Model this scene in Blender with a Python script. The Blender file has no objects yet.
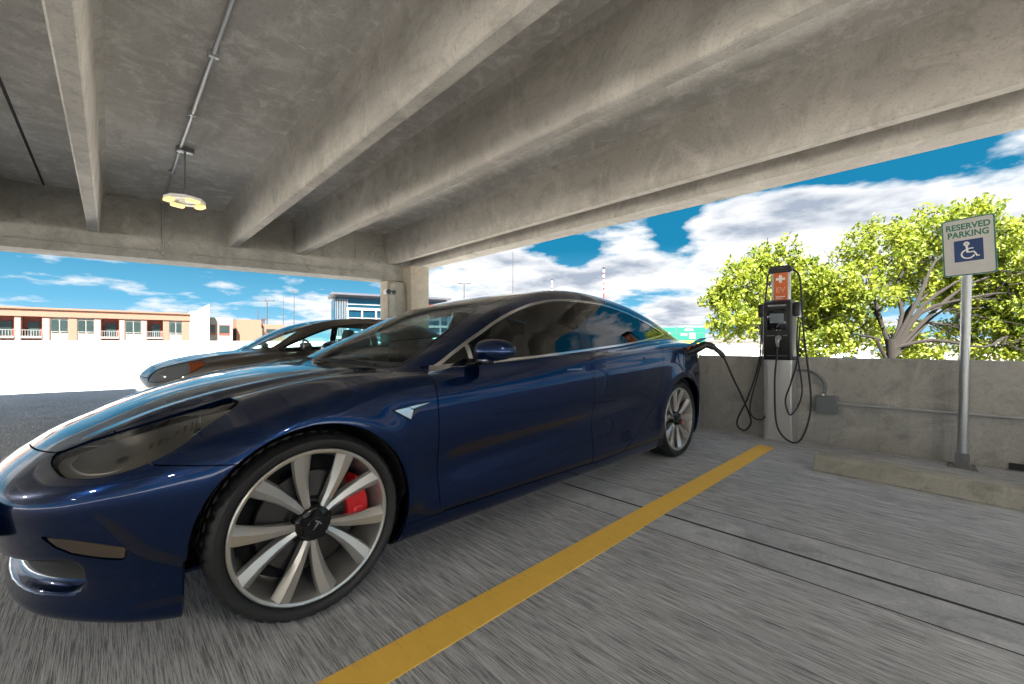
import bpy, bmesh, math, random
import numpy as np
from mathutils import Vector, Matrix
random.seed(7)
rng = np.random.RandomState(11)
R = math.radians
SC = bpy.context.scene
COL = SC.collection
# ---------------------------------------------------------------- maths for the car bodies
class Spl:
    """natural cubic spline, linear beyond its ends"""
    def __init__(s, *pts):
        p = np.array(pts, float); s.x = p[:, 0]; s.y = p[:, 1]; n = len(s.x)
        h = np.diff(s.x); A = np.eye(n); b = np.zeros(n)
        for i in range(1, n-1):
            A[i, i-1] = h[i-1]; A[i, i] = 2*(h[i-1]+h[i]); A[i, i+1] = h[i]
            b[i] = 6*((s.y[i+1]-s.y[i])/h[i]-(s.y[i]-s.y[i-1])/h[i-1])
        s.m = np.linalg.solve(A, b); s.h = h
        s.d0 = (s.y[1]-s.y[0])/h[0]-h[0]*s.m[1]/6
        s.d1 = (s.y[-1]-s.y[-2])/h[-1]+h[-1]*s.m[-2]/6
    def __call__(s, t):
        t = np.asarray(t, float); tc = np.clip(t, s.x[0], s.x[-1])
        i = np.clip(np.searchsorted(s.x, tc)-1, 0, len(s.h)-1)
        h = s.h[i]; a = (s.x[i+1]-tc)/h; b = (tc-s.x[i])/h
        v = a*s.y[i]+b*s.y[i+1]+((a**3-a)*s.m[i]+(b**3-b)*s.m[i+1])*h*h/6
        return v+np.minimum(t-s.x[0], 0)*s.d0+np.maximum(t-s.x[-1], 0)*s.d1

def smax(a, b, r):
    h = np.clip(r-np.abs(a-b), 0, None)
    return np.maximum(a, b)+h*h/(4*r)
def smin(a, b, r):
    return -smax(-a, -b, r)
def bump(x, c, w):
    return np.exp(-((x-c)/w)**2)
def sstep(x, a, b):
    t = np.clip((x-a)/(b-a), 0, 1); return t*t*(3-2*t)

class Body: pass
def electric_sedan():
    c = Body()
    c.fa, c.ra, c.zh = .85, 3.87, .327
    Tc = Spl((-.1, .51), (.0, .55), (.1, .605), (.25, .675), (.45, .755), (.7, .82), (1.0, .862), (1.3, .885), (1.8, .9), (2.4, .93), (3.0, .965), (3.5, 1.0), (4.0, 1.03), (4.4, 1.045), (4.75, 1.04))
    Td = Spl((-.1, .13), (.3, .13), (.7, .085), (1.1, .05), (1.5, .05), (2.4, .04), (3.4, .03), (4.2, .05), (4.75, .12))
    Wp = Spl((-.2, .70), (0, .775), (.25, .858), (.5, .898), (.85, .916), (1.3, .912), (2.0, .914), (2.8, .92), (3.3, .925), (3.8, .93), (4.2, .93), (4.5, .90), (4.85, .81))
    Wz = Spl((.05, -.07), (.12, -.045), (.18, -.018), (.25, -.008), (.33, -.012), (.42, -.012), (.52, -.004), (.62, 0), (.72, -.006), (.8, -.02), (.86, -.043), (.92, -.08), (1.0, -.16), (1.1, -.28))
    Xc = Spl((.05, .16), (.12, .09), (.17, .05), (.22, .055), (.3, .035), (.4, .012), (.5, .0), (.58, .012), (.64, .055), (.7, .13), (.8, .32))
    Xb = Spl((-.3, .02), (0, 0), (.3, .02), (.5, .068), (.65, .145), (.76, .25), (.84, .37), (.9, .5), (1., .8))
    Rx = Spl((.1, 4.65), (.2, 4.76), (.4, 4.82), (.6, 4.845), (.85, 4.81), (1.0, 4.75), (1.1, 4.70))
    Rb = Spl((-.3, .02), (0, 0), (.3, .025), (.5, .08), (.7, .2), (.85, .42), (1., .7))
    Gz = Spl((.7, .885), (.85, .855), (.95, .818), (1.05, .782), (1.15, .740), (1.25, .690), (1.35, .628), (1.5, .51))
    Gs = Spl((.9, .83), (1.2, .90), (1.5, .955), (1.9, .99), (2.4, 1.0), (2.9, .99), (3.4, .955), (3.8, .91), (4.2, .85), (4.75, .76))
    Rc = Spl((.7, .665), (.9, .765), (1.1, .865), (1.35, .985), (1.6, 1.095), (1.85, 1.2), (2.1, 1.285), (2.35, 1.345), (2.65, 1.385), (3.0, 1.39), (3.4, 1.355), (3.8, 1.285), (4.15, 1.185), (4.5, 1.065), (4.8, .95))
    kk = Spl((.9, .27), (1.5, .25), (2.2, .05), (2.8, -.05), (3.4, -.14), (4.4, -.16))
    def F(s, y, z, mouth=False):
        y = np.abs(y)
        Ws = Wp(s)
        fl = .016*(np.exp(-((np.hypot(s-c.fa, z-c.zh)-.38)/.075)**2)+np.exp(-((np.hypot(s-c.ra, z-c.zh)-.38)/.08)**2))*sstep(z, .2, .35)
        groove = -.020*bump(z, .415+.05*(s-1.2), .08)*sstep(s, 1.15, 1.6)*(1-sstep(s, 2.9, 3.5))
        shl = -.012*bump(z, .80+.035*(s-1.2), .045)*sstep(s, .9, 1.6)*(1-sstep(s, 3.0, 4.2))
        rk = .035*(s-2.0)
        hz = z-np.clip(.07*(s-1.6), -.02, .13)*sstep(z, .55, .8)
        A = (y-(Ws+Wz(hz)*1.0+fl+groove+shl*.6))
        rid = .022*bump(y, .70, .11)*bump(s, .75, .42)+.014*bump(y, .40+.12*s, .05)*sstep(s, .15, .5)*(1-sstep(s, 1.0, 1.3))
        T = Tc(s)-Td(s)*(y/.85)**2.2+rid
        B = (z-T)*.95
        Cf = (Xc(z)+Xb(y)-s)*.93
        Dr = (s-(Rx(z)-Rb(y)))*.93
        E = .135+.02*sstep(s, 3.8, 4.7)+.028*(1-sstep(s, .2, .5))-z
        L = smax(A, B, .055)
        L = smax(L, Cf, .07+.06*sstep(z, .5, .6)*(1-sstep(y, .5, .8)))
        L = smax(L, Dr, .07)
        L = smax(L, E, .04)
        # lower intake mouth between lip and fog slot
        q = smax(np.abs(z-(.275+.035*(y/.75)**2))-.050, s-(Xb(y)+.10), .05)
        q = smax(q, y-.735-.25*(z-.30), .05)
        L = smax(L, -q, .016)
        if mouth: return q
        k = kk(s)
        Rt = Rc(s-k*y*y)-.055*y*y
        G1 = y-Gz(z)*Gs(s)
        G2 = (z-Rt)*np.where(s < 2.1, .91, .97)
        G = smax(G1, G2, .085)
        G = smax(smax(G, s-4.78, .05), .6-z, .05)
        return smin(L, G, .028)
    c.F = F
    c.bounds = (-.06, 4.92, 1.0, .1, 1.46)
    return c

def compact_sedan():
    c = Body()
    c.fa, c.ra, c.zh = .92, 3.62, .32
    Tc = Spl((-.1, .60), (.0, .65), (.15, .735), (.4, .82), (.8, .885), (1.1, .91), (1.6, .92), (2.4, .93), (3.2, .95), (4.0, .985), (4.55, .97))
    Td = Spl((-.1, .10), (.5, .08), (1.2, .05), (4.0, .05), (4.6, .08))
    Wp = Spl((-.2, .70), (0, .76), (.25, .83), (.6, .875), (.95, .89), (2.3, .895), (3.5, .89), (4.1, .85), (4.6, .76))
    Wz = Spl((.1, -.06), (.2, -.015), (.35, -.005), (.6, 0), (.75, -.008), (.9, -.04), (1.0, -.10), (1.1, -.2))
    Xc = Spl((.1, .12), (.2, .04), (.4, .0), (.6, .02), (.7, .06), (.8, .15), (.9, .4))
    Xb = Spl((-.3, .02), (0, 0), (.3, .02), (.5, .07), (.7, .2), (.82, .38), (.9, .6))
    Gz = Spl((.75, .86), (.9, .82), (1.05, .76), (1.2, .69), (1.3, .64), (1.45, .54))
    Gs = Spl((1.0, .86), (1.4, .93), (2.0, .98), (2.5, 1.0), (3.2, .97), (3.8, .89), (4.4, .78))
    Rc = Spl((.7, .72), (.95, .88), (1.25, 1.06), (1.5, 1.19), (1.8, 1.29), (2.1, 1.34), (2.5, 1.358), (3.0, 1.34), (3.4, 1.27), (3.7, 1.17), (4.0, 1.06), (4.3, .94))
    def F(s, y, z):
        y = np.abs(y)
        fl = .015*(np.exp(-((np.hypot(s-c.fa, z-c.zh)-.37)/.07)**2)+np.exp(-((np.hypot(s-c.ra, z-c.zh)-.37)/.07)**2))
        A = y-(Wp(s)+Wz(z)+fl-.012*bump(z, .45, .09)*sstep(s, 1.2, 1.6)*(1-sstep(s, 2.9, 3.4)))
        B = (z-(Tc(s)-Td(s)*(y/.85)**2+.02*bump(y, .6, .12)*bump(s, .7, .5)))*.95
        L = smax(A, B, .06)
        L = smax(L, (Xc(z)+Xb(y)-s)*.93, .07)
        L = smax(L, (s-(4.58-.3*(y/.9)**4-.1*(z-.6)**2))*.93, .08)
        L = smax(L, .17-z, .04)
        Rt = Rc(s-np.where(s < 2.4, .2, -.1)*(np.abs(s-2.4)/1.2).clip(0, 1)*y*y)-.05*y*y
        G = smax(y-Gz(z)*Gs(s), (z-Rt)*.9, .09)
        return smin(L, smax(G, .7-z, .05), .035)
    c.F = F
    c.bounds = (-.06, 4.68, 1.0, .12, 1.5)
    return c

def mesh_body(c, h):
    """surface-nets polygonisation of one half (y >= 0), projected on the true surface"""
    s0, s1, ym, z0, z1 = c.bounds
    xs = np.arange(s0, s1+h, h); ys = np.arange(-h, ym+h, h); zs = np.arange(z0, z1+h, h)
    V = np.empty((len(xs), len(ys), len(zs)))
    YY, ZZ = np.meshgrid(ys, zs, indexing='ij')
    for a in range(0, len(xs), 16):
        xx = xs[a:a+16]
        V[a:a+16] = c.F(xx[:, None, None]+0*YY[None], YY[None]+0*xx[:, None, None], ZZ[None]+0*xx[:, None, None])
    S = V < 0
    n = [d-1 for d in V.shape]
    acc = np.zeros(n+[3]); cnt = np.zeros(n)
    sl = lambda o, ax: slice(o, o+n[ax])
    corners = [(i, j, k) for i in (0, 1) for j in (0, 1) for k in (0, 1)]
    for a in corners:
        for ax in range(3):
            if a[ax]: continue
            b = list(a); b[ax] = 1
            va = V[sl(a[0], 0), sl(a[1], 1), sl(a[2], 2)]; vb = V[sl(b[0], 0), sl(b[1], 1), sl(b[2], 2)]
            m = (va < 0) != (vb < 0)
            t = np.where(m, va/np.where(m, va-vb, 1), 0)
            for q in range(3):
                acc[..., q] += np.where(m, (t if q == ax else a[q]), 0)
            cnt += m
    act = cnt > 0
    idx = -np.ones(n, int); idx[act] = np.arange(act.sum())
    ii = np.argwhere(act)
    P = (acc[act]/cnt[act][:, None]+ii)*h+np.array([xs[0], ys[0], zs[0]])
    T = []
    for ax in range(3):
        o = [1, 1, 1]; o[ax] = 0
        A = S[tuple(slice(o[q], n[q]) if q != ax else slice(0, n[q]) for q in range(3))]
        up = [slice(o[q], n[q]) if q != ax else slice(1, n[q]+1) for q in range(3)]
        Bm = S[tuple(up)]
        e = np.argwhere(A != Bm)
        f = A[tuple(e.T)]
        base = e+np.array(o)
        u, v = [(1, 2), (2, 0), (0, 1)][ax]
        def cell(du, dv):
            b = base.copy(); b[:, u] -= du; b[:, v] -= dv
            return idx[b[:, 0], b[:, 1], b[:, 2]]
        q = np.stack([cell(1, 1), cell(0, 1), cell(0, 0), cell(1, 0)], 1)
        q[~f] = q[~f][:, ::-1]
        T += [q[:, [0, 1, 2]], q[:, [0, 2, 3]]]
    T = np.concatenate(T)
    for _ in range(5):
        P = project(c, P)
    return P, T

def grad(c, P, e=.004):
    g = np.empty_like(P)
    for q in range(3):
        d = np.zeros(3); d[q] = e
        a = P+d; b = P-d
        g[:, q] = (c.F(a[:, 0], a[:, 1], a[:, 2])-c.F(b[:, 0], b[:, 1], b[:, 2]))/(2*e)
    return g
def project(c, P):
    g = grad(c, P, .002); f = c.F(P[:, 0], P[:, 1], P[:, 2])
    st = np.clip(f/np.maximum((g*g).sum(1), .2), -.01, .01)
    return P-g*st[:, None]

def split(P, T, fn):
    """cut the triangles along fn = 0; returns P and the two triangle sets (fn < 0, fn >= 0)"""
    used = np.unique(T)
    f = np.ones(len(P)); f[used] = fn(P[used])
    f = np.where(np.abs(f) < 1e-5, 1e-5, f)
    neg = (f < 0)[T]; k = neg.sum(1)
    TI = [T[k == 3]]; TO = [T[k == 0]]
    mix = T[(k == 1) | (k == 2)]; kk_ = k[(k == 1) | (k == 2)]
    if len(mix) == 0: return P, TI[0], TO[0]
    new = []; cache = {}
    def mid(a, b):
        key = (a, b) if a < b else (b, a)
        if key not in cache:
            a, b = key; t = f[a]/(f[a]-f[b])
            cache[key] = len(P)+len(new); new.append(P[a]*(1-t)+P[b]*t)
        return cache[key]
    I = []; O = []
    for t, n_ in zip(mix.tolist(), kk_):
        lone = (lambda v: f[v] < 0) if n_ == 1 else (lambda v: f[v] >= 0)
        r = [j for j in range(3) if lone(t[j])][0]
        a, b, d = t[r], t[(r+1) % 3], t[(r+2) % 3]
        ab = mid(a, b); ad = mid(a, d)
        one = [(a, ab, ad)]; two = [(ab, b, d), (ab, d, ad)]
        if n_ == 1: I += one; O += two
        else: O += one; I += two
    P = np.concatenate([P, np.array(new)])
    return P, np.concatenate([TI[0], np.array(I, int).reshape(-1, 3)]), np.concatenate([TO[0], np.array(O, int).reshape(-1, 3)])

def smooth_poly(pts, n=8):
    """closed Catmull-Rom resampling"""
    p = np.array(pts, float); m = len(p); out = []
    for i in range(m):
        a, b, d, e = p[i-1], p[i], p[(i+1) % m], p[(i+2) % m]
        for j in range(n):
            t = j/n
            out.append(.5*((2*b)+(d-a)*t+(2*a-5*b+4*d-e)*t*t+(3*b-a-3*d+e)*t**3))
    return np.array(out)
def poly_sd(x, y, poly):
    """signed distance to a closed polygon, negative inside"""
    x = np.asarray(x)[:, None]; y = np.asarray(y)[:, None]
    a = poly; b = np.roll(poly, -1, 0)
    ex = (b-a)[:, 0]; ey = (b-a)[:, 1]; wx = x-a[:, 0]; wy = y-a[:, 1]
    t = np.clip((wx*ex+wy*ey)/(ex*ex+ey*ey+1e-12), 0, 1)
    d = np.sqrt(((wx-t*ex)**2+(wy-t*ey)**2).min(1))
    c1 = (a[:, 1] <= y) & (b[:, 1] > y); c2 = (a[:, 1] > y) & (b[:, 1] <= y)
    cr = ex*wy-ey*wx
    wn = ((c1 & (cr > 0)).sum(1)-(c2 & (cr < 0)).sum(1))
    return np.where(wn != 0, -d, d)
# ---------------------------------------------------------------- scene helpers
def tag(o, label=None, cat=None, group=None, kind=None):
    if label: o['label'] = label
    if cat: o['category'] = cat
    if group: o['group'] = group
    if kind: o['kind'] = kind
    return o
def empty(name, loc, label, cat, group=None, rz=0):
    o = bpy.data.objects.new(name, None); COL.objects.link(o)
    o.location = loc; o.rotation_euler = (0, 0, rz); o.empty_display_size = .1
    return tag(o, label, cat, group)
def link_mesh(name, me, mat, parent=None, loc=None):
    o = bpy.data.objects.new(name, me); COL.objects.link(o)
    if mat: me.materials.append(mat)
    if parent: o.parent = parent
    if loc: o.location = loc
    return o
def np_mesh(name, P, T, mat, parent=None, N=None, smooth=True, loc=None):
    used, inv = np.unique(T, return_inverse=True)
    T2 = inv.reshape(T.shape); P2 = P[used]
    me = bpy.data.meshes.new(name)
    me.from_pydata(P2.tolist(), [], T2.tolist())
    if smooth: me.polygons.foreach_set('use_smooth', [True]*len(me.polygons))
    me.update()
    if N is not None: me.normals_split_custom_set_from_vertices(N[used].tolist())
    return link_mesh(name, me, mat, parent, loc)

class MB:
    """collects simple solids, build() links them as one mesh"""
    def __init__(s): s.v = []; s.f = []
    def add(s, v, f):
        n = len(s.v); s.v += [tuple(p) for p in v]; s.f += [tuple(i+n for i in q) for q in f]; return s
    def box(s, x0, x1, y0, y1, z0, z1, M=None):
        v = [(x, y, z) for x in (x0, x1) for y in (y0, y1) for z in (z0, z1)]
        if M is not None: v = [tuple(M @ Vector(p)) for p in v]
        return s.add(v, [(0, 1, 3, 2), (4, 6, 7, 5), (0, 4, 5, 1), (2, 3, 7, 6), (0, 2, 6, 4), (1, 5, 7, 3)])
    def rbox(s, x0, x1, y0, y1, z0, z1, b=.01, M=None, seg=2):
        bm = bmesh.new(); bmesh.ops.create_cube(bm, size=1)
        for v in bm.verts: v.co = Vector((x0+(v.co.x+.5)*(x1-x0), y0+(v.co.y+.5)*(y1-y0), z0+(v.co.z+.5)*(z1-z0)))
        bmesh.ops.bevel(bm, geom=bm.edges[:], offset=b, segments=seg, affect='EDGES', profile=.6)
        return s.bm(bm, M)
    def bm(s, bm, M=None):
        bm.verts.index_update()
        v = [(M @ x.co) if M is not None else x.co.copy() for x in bm.verts]
        f = [[x.index for x in q.verts] for q in bm.faces]; bm.free(); return s.add(v, f)
    def tube(s, pts, r, n=10, cap=True, smooth=0):
        pts = [Vector(p) for p in pts]
        if smooth:
            q = []
            for i in range(len(pts)-1):
                a, b, c, d = pts[max(i-1, 0)], pts[i], pts[i+1], pts[min(i+2, len(pts)-1)]
                for j in range(smooth):
                    t = j/smooth
                    q.append(.5*((2*b)+(c-a)*t+(2*a-5*b+4*c-d)*t*t+(3*b-a-3*c+d)*t**3))
            pts = q+[pts[-1]]
        m = len(pts); rr = r if hasattr(r, '__len__') else [r]*m
        if len(rr) != m: rr = [rr[min(int(i*len(rr)/m), len(rr)-1)] for i in range(m)]
        up = None; v = []; f = []
        for i, p in enumerate(pts):
            t = (pts[min(i+1, m-1)]-pts[max(i-1, 0)]).normalized()
            if up is None: up = t.orthogonal().normalized()
            up = (up-t*up.dot(t)).normalized(); w = t.cross(up)
            for k in range(n):
                a = 2*math.pi*k/n; v.append(p+(up*math.cos(a)+w*math.sin(a))*rr[i])
        for i in range(m-1):
            for k in range(n):
                k2 = (k+1) % n; f.append((i*n+k, i*n+k2, (i+1)*n+k2, (i+1)*n+k))
        if cap: f += [tuple(range(n))[::-1], tuple(range((m-1)*n, m*n))]
        return s.add(v, f)
    def lathe(s, prof, n=48, M=None, closed=False):
        """profile of (radius, along); turned about the local Y axis"""
        v = []; f = []; m = len(prof)
        for k in range(n):
            a = 2*math.pi*k/n
            for r, y in prof: v.append((r*math.cos(a), y, r*math.sin(a)))
        for k in range(n):
            k2 = (k+1) % n
            for i in range(m if closed else m-1):
                j = (i+1) % m; f.append((k*m+i, k2*m+i, k2*m+j, k*m+j))
        if M is not None: v = [tuple(M @ Vector(p)) for p in v]
        return s.add(v, f)
    def prism(s, poly, a0, a1, M=None, ax=1):
        """polygon in the XZ plane (ax=1), YZ (ax=0) or XY (ax=2), pushed between a0 and a1"""
        m = len(poly)
        mk = {1: lambda p, a: (p[0], a, p[1]), 0: lambda p, a: (a, p[0], p[1]), 2: lambda p, a: (p[0], p[1], a)}[ax]
        v = [mk(p, a) for a in (a0, a1) for p in poly]
        if M is not None: v = [tuple(M @ Vector(p)) for p in v]
        f = [tuple(range(m)), tuple(range(2*m-1, m-1, -1))]
        f += [(i, i+m, (i+1) % m+m, (i+1) % m) for i in range(m)]
        return s.add(v, f)
    def build(s, name, mat, parent=None, smooth=None, loc=None):
        me = bpy.data.meshes.new(name); me.from_pydata([tuple(p) for p in s.v], [], s.f); me.update()
        bm = bmesh.new(); bm.from_mesh(me)
        bmesh.ops.recalc_face_normals(bm, faces=bm.faces[:]); bm.to_mesh(me); bm.free()
        if smooth:
            me.polygons.foreach_set('use_smooth', [True]*len(me.polygons))
            try: me.set_sharp_from_angle(angle=R(smooth))
            except Exception: pass
        return link_mesh(name, me, mat, parent, loc)
def rrect(x0, x1, y0, y1, r, n=5):
    out = []
    for cx, cy, a0 in ((x1-r, y1-r, 0), (x0+r, y1-r, 90), (x0+r, y0+r, 180), (x1-r, y0+r, 270)):
        for k in range(n+1):
            a = R(a0+90*k/n); out.append((cx+r*math.cos(a), cy+r*math.sin(a)))
    return out
def text(name, body, size, mat, parent, M, ext=.0015, bold=0, sx=1, align='CENTER', track=1):
    cu = bpy.data.curves.new(name, 'FONT'); cu.body = body; cu.size = size; cu.extrude = ext
    cu.align_x = align; cu.align_y = 'CENTER'; cu.offset = bold; cu.space_character = track
    t = bpy.data.objects.new(name, cu); COL.objects.link(t)
    bpy.context.view_layer.update()
    me = bpy.data.meshes.new_from_object(t.evaluated_get(bpy.context.evaluated_depsgraph_get()))
    bpy.data.objects.remove(t); me.name = name
    for v in me.vertices: v.co.x *= sx
    me.transform(M); me.materials.clear()
    return link_mesh(name, me, mat, parent)

# ---------------------------------------------------------------- materials
class NT:
    def __init__(s, name):
        s.m = bpy.data.materials.new(name); s.m.use_nodes = True; s.t = s.m.node_tree
        s.b = s.t.nodes['Principled BSDF']; s.out = s.t.nodes['Material Output']
    def n(s, typ, **kw):
        x = s.t.nodes.new(typ)
        for k, v in kw.items(): setattr(x, k, v)
        return x
    def l(s, a, b): s.t.links.new(a, b)
    def coords(s, scale=(1, 1, 1), rot=(0, 0, 0)):
        g = s.n('ShaderNodeNewGeometry'); mp = s.n('ShaderNodeMapping')
        mp.inputs['Scale'].default_value = scale; mp.inputs['Rotation'].default_value = rot
        s.l(g.outputs['Position'], mp.inputs[0]); return mp.outputs[0]
    def noise(s, vec, scale, detail=6, rough=.6, dist=0):
        x = s.n('ShaderNodeTexNoise'); x.inputs['Scale'].default_value = scale; x.inputs['Detail'].default_value = detail
        x.inputs['Roughness'].default_value = rough; x.inputs['Distortion'].default_value = dist
        if vec is not None: s.l(vec, x.inputs['Vector'])
        return x.outputs['Fac']
    def ramp(s, fac, *st):
        x = s.n('ShaderNodeValToRGB'); e = x.color_ramp.elements
        while len(e) < len(st): e.new(.5)
        for q, (p, c) in zip(e, st):
            q.position = p; q.color = (c[0], c[1], c[2], 1) if hasattr(c, '__len__') else (c, c, c, 1)
        s.l(fac, x.inputs[0]); return x.outputs[0]
    def mix(s, a, b, fac, mode='MIX'):
        x = s.n('ShaderNodeMix', data_type='RGBA', blend_type=mode)
        for v, i in ((fac, 0), (a, 6), (b, 7)):
            if hasattr(v, 'is_linked') or hasattr(v, 'node'): s.l(v, x.inputs[i])
            elif i == 0: x.inputs[0].default_value = v
            else: x.inputs[i].default_value = (v[0], v[1], v[2], 1)
        return x.outputs[2]
    def bump(s, h, strength=.3, dist=.01):
        x = s.n('ShaderNodeBump'); x.inputs['Strength'].default_value = strength; x.inputs['Distance'].default_value = dist
        s.l(h, x.inputs['Height']); s.l(x.outputs[0], s.b.inputs['Normal']); return x
def setp(b, **kw):
    for k, v in kw.items():
        k = k.replace('_', ' ')
        i = b.inputs[k]
        i.default_value = (v[0], v[1], v[2], 1) if hasattr(v, '__len__') and len(v) == 3 and i.type == 'RGBA' else v
def simple(name, col, rough=.5, metal=0., var=.06, vs=30., bump=0., **kw):
    t = NT(name); setp(t.b, Roughness=rough, Metallic=metal, **kw)
    v = t.noise(t.coords(), vs, 4)
    c = t.mix([x*(1-var) for x in col], [min(1, x*(1+var)) for x in col], v); t.l(c, t.b.inputs['Base Color'])
    if bump: t.bump(v, bump, .004)
    return t.m
def emis(name, col, st):
    t = NT(name); setp(t.b, Base_Color=col, Emission_Color=col, Emission_Strength=st); return t.m
def glass(name, tint, ior=1.5, rough=0.0):
    t = NT(name); t.t.nodes.remove(t.b)
    tr = t.n('ShaderNodeBsdfTransparent'); tr.inputs[0].default_value = (*tint, 1)
    gl = t.n('ShaderNodeBsdfGlossy'); gl.inputs['Roughness'].default_value = rough; gl.inputs[0].default_value = (1, 1, 1, 1)
    fr = t.n('ShaderNodeFresnel'); fr.inputs[0].default_value = ior
    mx = t.n('ShaderNodeMixShader'); t.l(fr.outputs[0], mx.inputs[0]); t.l(tr.outputs[0], mx.inputs[1]); t.l(gl.outputs[0], mx.inputs[2])
    t.l(mx.outputs[0], t.out.inputs[0]); return t.m
def paint(name, col, flake, metal=.5, rough=.35, coat=1.):
    t = NT(name); setp(t.b, Metallic=metal, Roughness=rough, Coat_Weight=coat, Coat_Roughness=.01, Coat_IOR=1.38, Specular_IOR_Level=.08)
    v = t.n('ShaderNodeTexVoronoi'); v.inputs['Scale'].default_value = 900; t.l(t.coords(), v.inputs[0])
    c = t.mix(col, flake, v.outputs['Distance']); t.l(c, t.b.inputs['Base Color'])
    return t.m
def concrete(name, ca, cb, stain, scale=1., bumpd=.004, streak=None, rough=.9):
    t = NT(name); setp(t.b, Roughness=rough); p = t.coords()
    big = t.noise(p, .7*scale, 8, .62, .4); mid = t.noise(p, 5*scale, 8, .7, .6); fine = t.noise(p, 60*scale, 6, .7)
    c = t.mix(ca, cb, t.ramp(big, (.32, 0), (.68, 1)))
    c = t.mix(c, stain, t.ramp(mid, (.50, 0), (.66, .75)))
    c = t.mix(c, [min(1, x*1.18) for x in cb], t.ramp(t.noise(p, 2.1*scale, 9, .75, 1.2), (.50, 0), (.64, .7)))
    c = t.mix(c, [x*.55 for x in ca], t.ramp(fine, (.54, 0), (.68, .6)))
    if streak:
        st = t.noise(t.coords(streak), 1., 7, .65)
        c = t.mix(c, [x*.6 for x in ca], t.ramp(st, (.52, 0), (.75, .6)))
    t.l(c, t.b.inputs['Base Color'])
    h = t.mix(mid, fine, .4); t.bump(h, .5, bumpd); return t.m

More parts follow.
